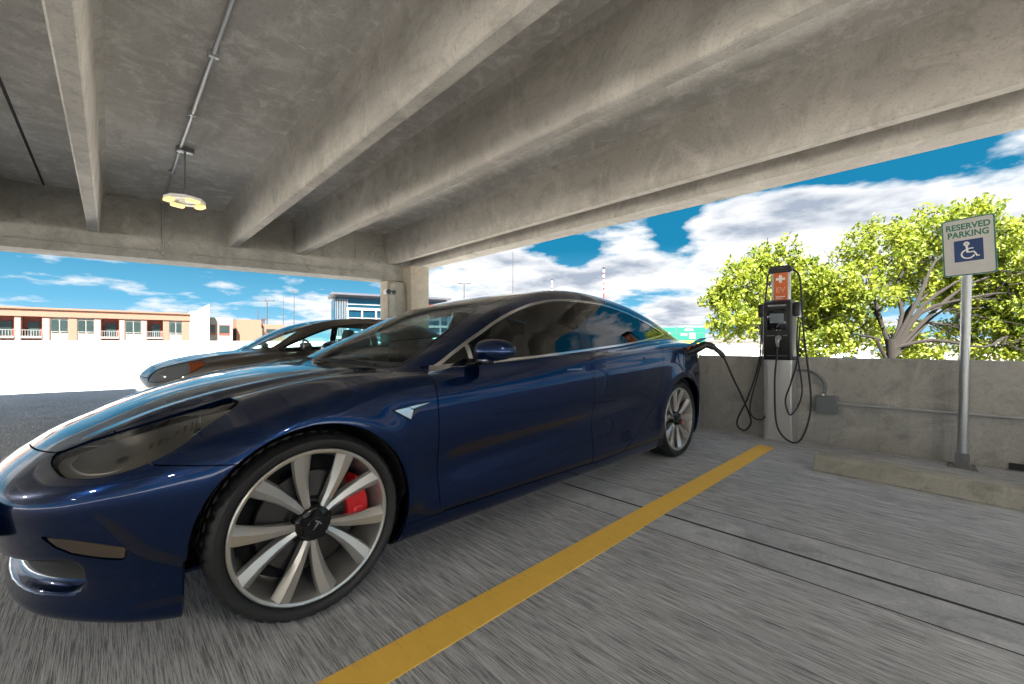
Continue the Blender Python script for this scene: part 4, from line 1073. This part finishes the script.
# wall box and conduit
bx = empty('electrical_box', (5.0, .73, .395), 'grey electrical junction box on the parapet right of the charging post', 'electrical box')
b = MB(); b.rbox(-.075, 0, -.085, .085, -.082, .082, .006); c_ = b.build('box_body', MAT['grey_in'], bx, smooth=40)
b = MB(); b.rbox(-.082, -.074, -.078, .078, -.075, .075, .004); b.build('box_cover', MAT['grey_in'], c_)
b = MB(); b.tube([(-.04, -.085, .02), (-.04, -.12, .02)], .017, 12); b.tube([(-.04, .03, .08), (-.04, .03, .11)], .018, 12); b.build('conduit_fitting', MAT['galv'], bx, smooth=50)
b = MB(); b.tube([(4.955, .62, .412), (4.955, -8.9, .452)], .0115, 12)
cn = b.build('conduit', MAT['galv'], None, smooth=50); tag(cn, 'thin horizontal steel conduit along the parapet behind the sign post', 'conduit')
for y in (.30, -1.0, -2.4, -4.0): MB().rbox(4.945, 5.003, y-.012, y+.012, .405, .452, .003).build('conduit_clip', MAT['galv'], cn)
cb = cable([(4.98, 1.0, .715), (4.965, .86, .71), (4.955, .755, .62), (4.955, .745, .52), (4.955, .76, .50)], 'flexible_conduit', None, .013, 'grey_in')
tag(cb, 'curved grey flexible conduit from the charging post to the junction box', 'conduit')
# column camera / horn
cm = empty('security_camera', (4.30, 8.28, 2.10), 'pale security camera on the corner pier beside the column', 'camera')
b = MB(); b.rbox(-.10, .06, -.22, 0, -.06, .05, .02); o = b.build('camera_body', MAT['lampbody'], cm, smooth=40)
b = MB(); b.lathe([(0, 0), (.05, 0), (.055, .03), (.02, .10), (0, .10)], 20, Matrix.Translation((-.12, -.30, -.02))); b.lathe([(0, 0), (.04, 0), (.045, .03), (.0, .10)], 20, Matrix.Translation((.0, -.30, -.02))); b.build('lens_hood', MAT['pole'], o, smooth=40)
cb = MB(); cb.rbox(4.33, 4.60, 8.03, 8.28, 1.55, 2.30, .01); tag(cb.build('cabinet', MAT['stop'], None, smooth=40), 'narrow tan cabinet fixed on the pier left of the column', 'cabinet')
# ceiling conduit, hanging lamp
b = MB(); b.tube([(.58, -8.5, 3.335), (.60, 6.36, 3.335), (.62, girder_y(.62)-.03, 3.335)], .017, 12)
b.tube([(.62, girder_y(.62)-.03, 3.335), (.62, girder_y(.62)-.03, 2.72), (.62, girder_y(.62)-.21, 2.70), (.62, girder_y(.62)-.225, 2.45)], .012, 10)
o = b.build('ceiling_conduit', MAT['galv'], None, smooth=50); tag(o, 'steel conduit running along the ceiling past the hanging lamp', 'conduit')
for y in (1.2, 2.6, 4.1, 5.3, 7.3): MB().rbox(.565, .635, y-.018, y+.018, 3.31, 3.362, .004).build('conduit_coupling', MAT['galv'], o)
b = MB()
pts = [(gx, girder_y(gx)-.235, 2.50) for gx in (-8, -3, 1, 4.1)]
b.tube(pts, .012, 8); b.tube([(3.7, girder_y(3.7)-.02, 2.72), (3.7, girder_y(3.7)-.02, 3.3)], .010, 8); tag(b.build('girder_conduit', MAT['girder'], None, smooth=50), 'thin painted conduit along the ledge of the far girder', 'conduit')
def lamp(x, y, label, first=False):
    L = empty('hanging_lamp', (x, y, 2.70), label, 'lamp', 'hanging garage lamps', R(20))
    b = MB(); b.rbox(-.075, .075, -.055, .055, .595, .66, .006); b.build('ceiling_box', MAT['steel'], L, smooth=40)
    b = MB(); b.tube([(0, 0, .06), (0, 0, .60)], .011, 10); b.build('stem', MAT['steel'], L, smooth=50)
    b = MB(); oc = [(.27*math.cos(a), .27*math.sin(a)) for a in [R(22.5+45*k) for k in range(8)]]; ic = [(.16*p[0]/.27, .16*p[1]/.27) for p in oc]
    n = 8
    v = [(p[0], p[1], z) for z in (.0, .035) for p in oc+ic]
    f = [(k, (k+1) % n, n+(k+1) % n, n+k) for k in range(n)]+[(2*n+k, 3*n+k, 3*n+(k+1) % n, 2*n+(k+1) % n) for k in range(n)]
    f += [(k, 2*n+k, 2*n+(k+1) % n, (k+1) % n) for k in range(n)]+[(n+k, n+(k+1) % n, 3*n+(k+1) % n, 3*n+k) for k in range(n)]
    b.add(v, f); b.rbox(-.10, .10, -.10, .10, .0, .07, .02); b.box(-.17, .17, -.02, .02, .005, .03); b.box(-.02, .02, -.17, .17, .005, .03)
    h = b.build('lamp_housing', MAT['lampbody'], L); h.scale = (.76, .76, 1)
    for k in range(4):
        Mk = Matrix.Rotation(R(90*k), 4, 'Z')
        b = MB(); b.rbox(.175, .262, -.085, .085, -.035, -.001, .012, Mk); b.build('led_module', MAT['led'], h)
    li = bpy.data.lights.new('lamp_light', 'AREA'); li.shape = 'DISK'; li.size = .3; li.energy = LAMP_W; li.color = (1, .93, .82)
    if y > 6.3 and x > 0: bpy.data.lights.remove(li); return L
    lo = bpy.data.objects.new('lamp_light', li); COL.objects.link(lo); lo.location = (x, y, 2.655)
    return L
LAMP_W = 55
lamp(.645, 6.34, 'lit hanging garage lamp with four glowing modules, right of the leftmost beam')
for x, y in ((.6, -3.6), (-5.0, -3.6), (-5.0, 6.4), (-5.0, 1.4), (-10.5, 1.4)):
    lamp(x, y, 'lit hanging garage lamp further back in the garage, out of the picture')

# ---------------------------------------------------------------- far surroundings
FA = Vector((-11.54, 95.0, 0)); FD_ = Vector((21.75, -1.64, 0)).normalized(); FN = Vector((-FD_.y, FD_.x, 0))
FN = FN if FN.y > 0 else -FN
def fp(u, d, z): p = FA*.62+FD_*u*.62+FN*d*.62; return (p.x, p.y, .98+(z-.98)*.62)
def fbox(b, u0, u1, d0, d1, z0, z1):
    b.add([fp(u, d, z) for u in (u0, u1) for d in (d0, d1) for z in (z0, z1)], [(0, 1, 3, 2), (4, 6, 7, 5), (0, 4, 5, 1), (2, 3, 7, 6), (0, 2, 6, 4), (1, 5, 7, 3)])
ap = empty('apartment_building', fp(10, 0, -9), 'long peach and white apartment building with red balcony recesses, far left', 'building')
def fpart(b, name, mat, par):
    o = b.build(name, MAT[mat], par)
    r = par
    while r.parent: r = r.parent
    if par is r: o.location = -Vector(r.location)
    return o
b = MB(); bays = [(-6, -3.3, 1), (-1.3, 1.32, 1), (2.0, 4.08, 1), (4.9, 6.79, 0), (7.76, 9.65, 0), (10.45, 12.57, 1), (13.29, 15.27, 0), (16.03, 18.11, 1), (18.91, 20.69, 0)]
fbox(b, -30, 21.8, 1.3, 12, -11, 6.45)
ed = [-30]+[q for a in bays for q in a[:2]]+[21.8]
for k in range(0, len(ed), 2): fbox(b, ed[k], ed[k+1], 0, 1.3, -11, 6.0)
fbox(b, -30, 21.8, -.15, 1.3, 5.15, 6.5)
fbox(b, -30, 21.8, -.35, .2, 6.25, 6.5)
fpart(b, 'wall', 'peach', ap)
for (u0, u1, rec) in bays:
    if rec:
        b = MB(); fbox(b, u0, u1, 1.0, 1.3, -2, 5.15); fpart(b, 'balcony_recess', 'brick', ap)
        b = MB(); fbox(b, u0, u1, -.1, 1.1, 1.85, 2.2); sl_ = fpart(b, 'balcony_slab', 'pale', ap)
        b = MB(); fbox(b, u0, u1, -.08, -.02, 3.05, 3.13)
        k = u0+.1
        while k < u1: fbox(b, k, k+.05, -.08, -.02, 2.2, 3.1); k += .28
        fbox(b, u0+.9, u0+1.0, .2, .3, 2.2, 3.0)
        fpart(b, 'railing', 'farwhite', ap)
        b = MB(); fbox(b, u0+.5, u1-.4, .92, 1.0, 2.3, 4.4); fpart(b, 'balcony_window', 'farglass', ap)
    else:
        b = MB(); fbox(b, u0, u1, .1, 1.3, -2, 5.15); fpart(b, 'bay_panel', 'pale', ap)
        for z0 in (2.95, -.6):
            m_ = (u0+u1)/2
            for a_, c_ in ((u0+.1, m_-.09), (m_+.09, u1-.1)):
                b = MB(); fbox(b, a_, c_, .02, .1, z0, z0+1.75); w_ = fpart(b, 'window', 'farglass', ap)
                b = MB(); fbox(b, a_, c_, -.02, .02, z0-.1, z0); fpart(b, 'window_sill', 'farwhite', ap)
b = MB()
for (u0, u1) in ((-3.2, -1.4), (1.4, 1.95), (9.7, 10.4), (12.65, 13.2), (15.35, 15.95), (4.15, 4.8)): fbox(b, u0, u1, -.04, 0, -5, 4.9)
fpart(b, 'pier_facing', 'pale', ap)
wt = MB()
for u0, u1, z1 in ((21.8, 24.6, 6.5),): 
    v = [fp(u0, 0, -11), fp(u1, 0, -11), fp(u1, 0, 8.3), fp(u0+.8, 0, 6.9), fp(u0, 0, 6.9), fp(u0, 9, -11), fp(u1, 9, -11), fp(u1, 9, 8.3), fp(u0+.8, 9, 6.9), fp(u0, 9, 6.9)]
    wt.add(v, [(0, 1, 2, 3, 4), (9, 8, 7, 6, 5), (0, 5, 6, 1), (1, 6, 7, 2), (2, 7, 8, 3), (3, 8, 9, 4), (4, 9, 5, 0)])
tag(wt.build('stair_tower', MAT['white']), 'plain white stair tower with a slanted top at the end of the apartment building', 'building')
gb = empty('low_building', fp(27, 2, -9), 'low grey building with dark windows right of the white stair tower', 'building')
b = MB(); fbox(b, 24.7, 28.4, 2, 12, -11, 6.0); fpart(b, 'wall', 'pale', gb)
for u0, u1 in ((24.9, 25.7), (26.2, 27.9)):
    b = MB(); fbox(b, u0, u1, 1.93, 2, 2.7, 4.6); fpart(b, 'window', 'brick', gb)
    b = MB(); fbox(b, u0+.1, u1-.1, 1.88, 1.95, 3.1, 4.5); fpart(b, 'window_pane', 'farglass', gb)
ob = empty('orange_building', fp(33, 5, -9), 'orange stuccoed building with stepped roof behind the deck wall', 'building')
b = MB(); fbox(b, 29.2, 33.5, 4, 14, -11, 5.9); fbox(b, 33.5, 38, 5, 14, -11, 5.1); fbox(b, 33.4, 34.0, 3.8, 4.6, -11, 4.2); fpart(b, 'wall', 'peach', ob)
b = MB(); fbox(b, 33.9, 34.5, 6, 6.6, 5.1, 6.5); fbox(b, 33.7, 34.7, 5.9, 6.7, 6.1, 6.35); fpart(b, 'roof_vent', 'dark', ob)
b = MB(); fbox(b, 34.5, 37.5, 4.9, 5.0, 3.4, 4.1); fbox(b, 33.6, 33.9, 3.7, 3.8, 0, 4.2); fpart(b, 'window', 'farglass', ob)
def pole(px_, D_, h_, name, label, r=.06, kind='lamp', mat='pole'):
    x, y = px_; b = MB(); o = empty(name, (x, y, -6), label, 'pole', 'distant poles')
    b.tube([(0, 0, 0), (0, 0, h_+6)], [r*1.3, r*.8], 8); b.build('pole_shaft', MAT[mat], o, smooth=50)
    if kind == 'lamp':
        b = MB(); c_, s_ = math.cos(YAWP), math.sin(YAWP)
        for q in (-1, 1): b.rbox(min(0, q*.9)+q*.2, max(0, q*.9)+q*.2, -.15, .15, h_+5.9, h_+6.1, .03, Matrix.Rotation(R(-45), 4, 'Z'))
        b.build('lamp_head', MAT['dark'], o)
    if kind == 'mast':
        b = MB()
        for k in range(5): b.tube([(0, 0, h_+6-.6-1.5*k), (0, 0, h_+6-1.3-1.5*k)], r*1.35, 8)
        b.build('white_band', MAT['offwhite'], o, smooth=50)
        b = MB(); b.box(-r*2, r*2, -r*2, r*2, h_+5.9, h_+6.1); b.build('mast_top', MAT['dark'], o)
YAWP = 0
for a in (((43.0, 55.8), 0, 11.3, 'light_pole', 'slim double-headed light pole just right of the corner column', .09),
          ((18.2, 75.7), 0, 8.0, 'light_pole', 'grey double-headed light pole right of the orange building', .09),
          ((28.7, 97.7), 0, 12.5, 'light_pole', 'thin grey light pole left of the glass office block', .08)): pole(*a)
pole((17.2, 77), 0, 6.8, 'utility_pole', 'plain thin pole left of the double-headed light pole', .07, 'plain'); pole((20.8, 76.5), 0, 8.8, 'utility_pole', 'tall thin pole right of the double-headed light pole', .05, 'plain')
pole((76.9, 78.6), 0, 25.6, 'utility_pole', 'tall thin grey pole above the roof of the blue car, leftmost of the tall masts', .10, 'plain')
pole((115.1, 97.3), 0, 24.5, 'radio_mast', 'red and white banded mast, shorter of the two above the car roof', .22, 'mast', 'redwhite')
pole((102.9, 67.3), 0, 23.2, 'radio_mast', 'red and white banded mast at the rear of the car roof', .20, 'mast', 'redwhite')
# glass office block
GL = Vector((46.5, 121.5, 0)); GD = Vector((31.3, -9.6, 0)).normalized(); GN = Vector((-GD.y, GD.x, 0))
of = empty('office_building', (46.5, 121.5, -6), 'blue glass office block with white bands and flat dark roof, left of the column', 'building')
def gbox(b, u0, u1, d0, d1, z0, z1):
    b.add([tuple(GD*u+GN*d+Vector((0, 0, z+6))) for u in (u0, u1) for d in (d0, d1) for z in (z0, z1)], [(0, 1, 3, 2), (4, 6, 7, 5), (0, 4, 5, 1), (2, 3, 7, 6), (0, 2, 6, 4), (1, 5, 7, 3)])
b = MB(); gbox(b, 0, 34, 0, 14, -6, 14.6); b.build('glass_wall', MAT['bluegl'], of)
b = MB(); gbox(b, -1.0, 35, -1.5, 15, 15.3, 15.9); gbox(b, .5, 34, .5, 13, 14.6, 15.3); b.build('roof', MAT['dark'], of)
for z in (-2, 2.5, 6.2, 11.0):
    b = MB(); gbox(b, 3.2 if z > 9 else 0, 34.2, -.35, 0, z, z+.75); b.build('floor_band', MAT['farwhite'], of)
for k in range(9):
    b = MB(); gbox(b, 3.3+4.0*k, 3.8+4.0*k, -.4, 0, -6, 11.2); b.build('column', MAT['farwhite'], of)
for k in range(8):
    b = MB(); gbox(b, .3+.45*k, .42+.45*k, -.2, 0, -6, 14.2); b.build('fin', MAT['farwhite'], of)
b = MB(); gbox(b, 14.5, 34, -.3, 0, 12.9, 13.9); b.build('fascia', MAT['redwhite'], of)
for z in (4.4, 8.6, 12.6):
    b = MB(); gbox(b, 3.3, 34, -.1, 0, z, z+.25); b.build('mullion', MAT['farwhite'], of)
# highway sign and buildings on the right
hs = empty('highway_sign', (41.9, 17.9, -6), 'green highway sign behind the rear of the blue car', 'sign')
hM = Matrix.Translation((0, 0, 0)) @ Matrix.Rotation(math.atan2(-.716, .698)-0*1.0, 4, 'Z')
b = MB(); b.rbox(-2.9, -.75, -.05, .05, 6.85, 8.7, .05, hM); b.rbox(-.70, 2.2, -.05, .05, 6.65, 8.85, .05, hM); pn = b.build('sign_panel', MAT['hw_green'], hs)
b = MB(); b.tube([hM @ Vector((-2.2, .2, 0)), hM @ Vector((-2.2, .2, 8.3))], .15, 10); b.tube([hM @ Vector((1.6, .2, 0)), hM @ Vector((1.6, .2, 8.3))], .15, 10); b.tube([hM @ Vector((-3, .2, 7.8)), hM @ Vector((2.4, .2, 7.8))], .1, 8); b.build('gantry', MAT['galv'], hs, smooth=50)
b = MB(); b.box(-.6, 2.1, -.09, -.06, 6.75, 6.80, hM); b.box(-.6, 2.1, -.09, -.06, 8.72, 8.76, hM); b.box(.1, .9, -.09, -.06, 8.35, 8.5, hM); b.box(-.3, .3, -.09, -.06, 7.85, 8.0, hM); b.rbox(.55, 1.15, -.10, -.06, 7.55, 8.1, .05, hM); b.box(-2.4, -1.4, -.09, -.06, 8.0, 8.15, hM); b.box(-2.5, -1.2, -.09, -.06, 7.6, 7.75, hM); b.build('sign_legend', MAT['offwhite'], pn)
b = MB(); b.box(-.5, 1.5, -.10, -.06, 6.75, 7.3, hM); b.build('exit_panel', simple('yellow_sign_panel', (.8, .6, .03), .5), pn)
wb = empty('white_building', (62, 16, -6), 'low white building seen between the blue car and the charging post', 'building')
wM = Matrix.Rotation(math.atan2(-.716, .698), 4, 'Z')
b = MB(); b.box(-8, 14, 0, 10, 0, 6.5, wM); b.box(-8.3, 14.3, -.4, 10, 6.3, 6.9, wM); b.build('wall', MAT['white'], wb)
for k in range(6):
    b = MB(); b.box(-6.6+3.4*k, -4.8+3.4*k, -.1, .02, 3.6, 5.4, wM); b.build('window', MAT['farglass'], wb)
ov = MB(); ov.box(-30, 60, 0, 8, 7.0, 7.7, Matrix.Translation((120, 20, -6)) @ wM); ov.box(-30, 60, -.2, 0, 7.6, 8.4, Matrix.Translation((120, 20, -6)) @ wM)
for k in range(7): ov.box(-25+13*k, -23.5+13*k, 2, 5, 0, 7.1, Matrix.Translation((120, 20, -6)) @ wM)
tag(ov.build('overpass', MAT['pale']), 'pale concrete overpass far behind the highway sign', 'bridge')
ww = MB()
ww_o = empty('power_line', (30, -12, 4), 'thin power lines crossing behind the trees on the right', 'power line')
for i, (z0, z1) in enumerate(((-.25, .2), (.3, .75), (.9, 1.35))):
    b = MB(); b.tube([(-4+i*.3, 26, z0-2), (-2+i*.3, 6, (z0+z1)/2-2.5), (2+i*.3, -20, z1-2)], .014, 6, smooth=8); b.build('wire', MAT['dark'], ww_o, smooth=60)

# ---------------------------------------------------------------- trees
def tree(x, y, zb, clumps, nleaf, label, trunk_top, seed, lsz=.062, kind='leafy_tree'):
    rg = np.random.RandomState(seed)
    T = empty(kind, (x, y, zb), label, 'tree', 'leafy trees beyond the parapet')
    b = MB(); tt = Vector((trunk_top[0]-x, trunk_top[1]-y, trunk_top[2]-zb))
    b.tube([(0, 0, 0), tt*.5+Vector((.1, -.05, 0)), tt], [.15, .12, .09], 10, smooth=3)
    cl = []
    for (cx_, cy_, cz_, r_) in clumps:
        c_ = Vector((cx_-x, cy_-y, cz_-zb)); cl.append((c_, r_))
        mid = tt.lerp(c_, .45)+Vector(rg.uniform(-.4, .4, 3).tolist())+Vector((0, 0, .15))
        b.tube([tt*rg.uniform(.90, .98), tt.lerp(mid, .5)+Vector(rg.uniform(-.15, .15, 3).tolist()), mid, mid.lerp(c_, .5)+Vector(rg.uniform(-.2, .2, 3).tolist()), c_], [.042, .027, .013], 7, smooth=3)
        for k in range(7):
            e = c_+Vector((rg.normal(0, 1, 3)*r_*.55).tolist())
            b.tube([mid.lerp(c_, rg.uniform(.2, .9)), (mid+e)/2+Vector((0, 0, .1)), e], [.014, .009, .004], 5, smooth=2)
    b.build('trunk', MAT['bark'], T, smooth=50)
    w = np.array([r_**2.2 for _, r_ in cl]); w /= w.sum()
    # twig sprays: leaves gather round short twigs so sky shows between them
    V = []; nsp = nleaf//26
    for q in rg.choice(len(cl), int(nsp*1.0), p=w):
        c_, r_ = cl[q]; d = rg.normal(0, 1, 3); d /= np.linalg.norm(d)
        ctr = np.array(c_)+d*r_*rg.uniform(.25, 1.0)**.6*np.array([1, 1, .8])
        dd = d*.5+rg.normal(0, .5, 3); dd /= np.linalg.norm(dd)
        t = rg.uniform(-.22, .22, 26); L = ctr+dd*t[:, None]+rg.normal(0, .055, (26, 3))
        V.append(L)
    C_ = np.concatenate(V); n = len(C_)
    A = rg.normal(0, 1, (n, 3)); A[:, 2] -= .2; A /= np.linalg.norm(A, axis=1)[:, None]
    B_ = np.cross(A, rg.normal(0, 1, (n, 3))); B_ /= np.linalg.norm(B_, axis=1)[:, None]
    s = lsz*rg.uniform(.7, 1.3, (n, 1))
    P = np.stack([C_-A*s, C_+B_*s*.45, C_+A*s, C_-B_*s*.45], 1).reshape(-1, 3)
    F = np.arange(4*n).reshape(-1, 4)
    me = bpy.data.meshes.new('foliage'); me.from_pydata(P.tolist(), [], F.tolist()); me.update()
    link_mesh('foliage', me, MAT['leaf'], T)
    return T
fwv = np.array([.6978, .7163]); rtv = np.array([.7163, -.6978])
def cw(px_, py_, D_, r_):
    p = (fwv+rtv*(px_-512)/412)*D_; return (p[0], p[1], .98+(344-py_)/412*D_, r_)
tree(13.2, 2.6, -6, [cw(775, 262, 11, .75), cw(740, 285, 11, .8), cw(800, 285, 11, .85), cw(735, 320, 10.5, .65), cw(775, 320, 11.5, .9), cw(825, 300, 11, .8), cw(812, 340, 11, .8), cw(722, 300, 11, .45)],
     21000, 'bright yellow-green leafy tree behind the charging post, the left one beyond the parapet', (13.0, 2.6, .5), 3)
tree(13.4, .7, -6, [cw(880, 250, 11, .95), cw(935, 232, 11, .85), cw(975, 222, 11, .75), cw(1010, 250, 10.5, .9), cw(860, 290, 10.5, .9), cw(930, 280, 11.5, 1.1), cw(980, 290, 11, 1.0), cw(1030, 300, 10.5, 1.0), cw(1060, 260, 11, .9), cw(850, 330, 11, .8), cw(985, 335, 11, .9), cw(1040, 340, 10.5, .9), cw(910, 345, 11.5, .8)],
     40000, 'large bright yellow-green tree with dark forked trunk behind the reserved parking sign', (13.5, .75, 1.1), 5)
tree(17.5, -4.5, -6, [cw(1150, 250, 14, 1.5), cw(1220, 270, 14, 1.6), cw(1120, 310, 14, 1.4)], 6000, 'leafy tree further right beyond the picture edge', (17.5, -4.5, 1.0), 8, .09)

# ---------------------------------------------------------------- sky, sun, camera
def world():
    w = bpy.data.worlds.new('sky'); SC.world = w; w.use_nodes = True; t = w.node_tree; t.nodes.clear()
    N = lambda k, **kw: (lambda x: [setattr(x, a, b) for a, b in kw.items()] and x or x)(t.nodes.new(k))
    L = t.links.new
    def val(v, sock):
        if isinstance(v, (int, float)): sock.default_value = v
        else: L(v, sock)
    def m(op, a, b=0., c=None, clamp=False):
        x = t.nodes.new('ShaderNodeMath'); x.operation = op; x.use_clamp = clamp; val(a, x.inputs[0]); val(b, x.inputs[1])
        if c is not None: val(c, x.inputs[2])
        return x.outputs[0]
    tc = t.nodes.new('ShaderNodeTexCoord'); sp = t.nodes.new('ShaderNodeSeparateXYZ'); L(tc.outputs['Generated'], sp.inputs[0])
    X, Yc, Z = sp.outputs
    zc = m('MAXIMUM', Z, 0.)
    dv = m('ADD', zc, .20)
    cx = t.nodes.new('ShaderNodeCombineXYZ'); L(m('DIVIDE', X, dv), cx.inputs[0]); L(m('DIVIDE', Yc, dv), cx.inputs[1]); cx.inputs[2].default_value = SKY['seed']
    L(m('MULTIPLY', Z, 4.5), cx.inputs[2])
    off = t.nodes.new('ShaderNodeVectorMath'); off.operation = 'ADD'; L(cx.outputs[0], off.inputs[0]); off.inputs[1].default_value = SKY['off']
    def noise(sc, det, rough, o, dist=0):
        x = t.nodes.new('ShaderNodeTexNoise'); x.inputs['Scale'].default_value = sc; x.inputs['Detail'].default_value = det; x.inputs['Roughness'].default_value = rough; x.inputs['Distortion'].default_value = dist
        L(o, x.inputs['Vector']); return x.outputs['Fac']
    n1 = noise(SKY['scale'], 9, .56, off.outputs[0])
    off2 = t.nodes.new('ShaderNodeVectorMath'); off2.operation = 'ADD'; L(off.outputs[0], off2.inputs[0]); off2.inputs[1].default_value = (.10, .10, -.28)
    n2 = noise(SKY['scale'], 7, .56, off2.outputs[0])
    dens = n1
    for (dx, dy, dz, k, wgt, sq) in SKY['blobs']:
        # soft lobes of more or fewer clouds in fixed compass directions, flattened vertically by sq
        a = m('SUBTRACT', X, dx); b_ = m('SUBTRACT', Yc, dy); c_ = m('MULTIPLY', m('SUBTRACT', Z, dz), sq)
        d2 = m('ADD', m('ADD', m('MULTIPLY', a, a), m('MULTIPLY', b_, b_)), m('MULTIPLY', c_, c_))
        g = m('EXPONENT', m('MULTIPLY', d2, -1/(k*k)))
        dens = m('ADD', dens, m('MULTIPLY', g, wgt))
    cov = m('MULTIPLY', m('SUBTRACT', dens, SKY['thr']), SKY['edge'], clamp=True)
    cov = m('SMOOTHSTEP', cov, 0., 1.) if False else cov
    shade = m('MULTIPLY', m('SUBTRACT', n2, SKY['sh0']), SKY['shk'], clamp=True)
    thick = m('MULTIPLY', m('SUBTRACT', dens, SKY['thr']+.05), 6., clamp=True)
    rp = t.nodes.new('ShaderNodeValToRGB'); e = rp.color_ramp.elements
    st = SKY['grad']
    while len(e) < len(st): e.new(.5)
    for q, (p, c) in zip(e, st): q.position = p; q.color = (*c, 1)
    L(zc, rp.inputs[0])
    cm_ = t.nodes.new('ShaderNodeMix'); cm_.data_type = 'RGBA'; L(m('MULTIPLY', shade, thick), cm_.inputs[0]); cm_.inputs[6].default_value = (*SKY['cw'], 1); cm_.inputs[7].default_value = (*SKY['cg'], 1)
    fm = t.nodes.new('ShaderNodeMix'); fm.data_type = 'RGBA'; L(cov, fm.inputs[0]); L(rp.outputs[0], fm.inputs[6]); L(cm_.outputs[2], fm.inputs[7])
    bg = t.nodes.new('ShaderNodeBackground'); L(fm.outputs[2], bg.inputs[0]); bg.inputs[1].default_value = SKY['st']
    out = t.nodes.new('ShaderNodeOutputWorld'); L(bg.outputs[0], out.inputs[0])
SKY = dict(seed=0., off=(3.1, 7.7, 0), scale=1.75, thr=.50, edge=10., sh0=.46, shk=7., st=.82,
           cw=(.80, .81, .83), cg=(.33, .38, .46), grad=[(0, (.36, .62, .80)), (.08, (.13, .42, .64)), (.22, (.012, .20, .37)), (1, (.003, .09, .24))],
blobs=[(.971, .068, .215, .20, .20, 1.3), (.934, .245, .24, .12, .16, 1.2), (.848, .470, .225, .09, .16, 1.3), (.875, .40, .25, .05, -.20, 1.), (.775, .595, .20, .06, -.10, 1.), (.93, .041, .345, .11, -.30, 1.6), (.87, .30, .335, .085, -.26, 1.4), (.666, .725, .17, .20, .12, 1.), (.3, .93, .19, .30, -.05, 1.), (.4, .9, .05, .4, .05, 3.), (.8, .55, .06, .40, .12, 2.)])
world()
sun = bpy.data.lights.new('sun', 'SUN'); sun.energy = 26.0; sun.angle = R(.6); sun.color = (1, .95, .87)
so = bpy.data.objects.new('sun', sun); COL.objects.link(so)
so.rotation_euler = Vector((2.2, 2.7, -4.6)).to_track_quat('-Z', 'Y').to_euler()
cam = bpy.data.cameras.new('camera'); co = bpy.data.objects.new('camera', cam); COL.objects.link(co); SC.camera = co
cam.sensor_width = 36; cam.lens = 36*412/1024; cam.clip_start = .02; cam.clip_end = 2000
cam.shift_y = 2/1024
co.location = (0, 0, .98)
co.rotation_euler = (R(90), 0, R(45.75-90))
SC.view_settings.view_transform = 'Standard'; SC.view_settings.look = 'None'; SC.view_settings.gamma = 1; SC.view_settings.use_curve_mapping = False
SC.view_settings.exposure = 0.75
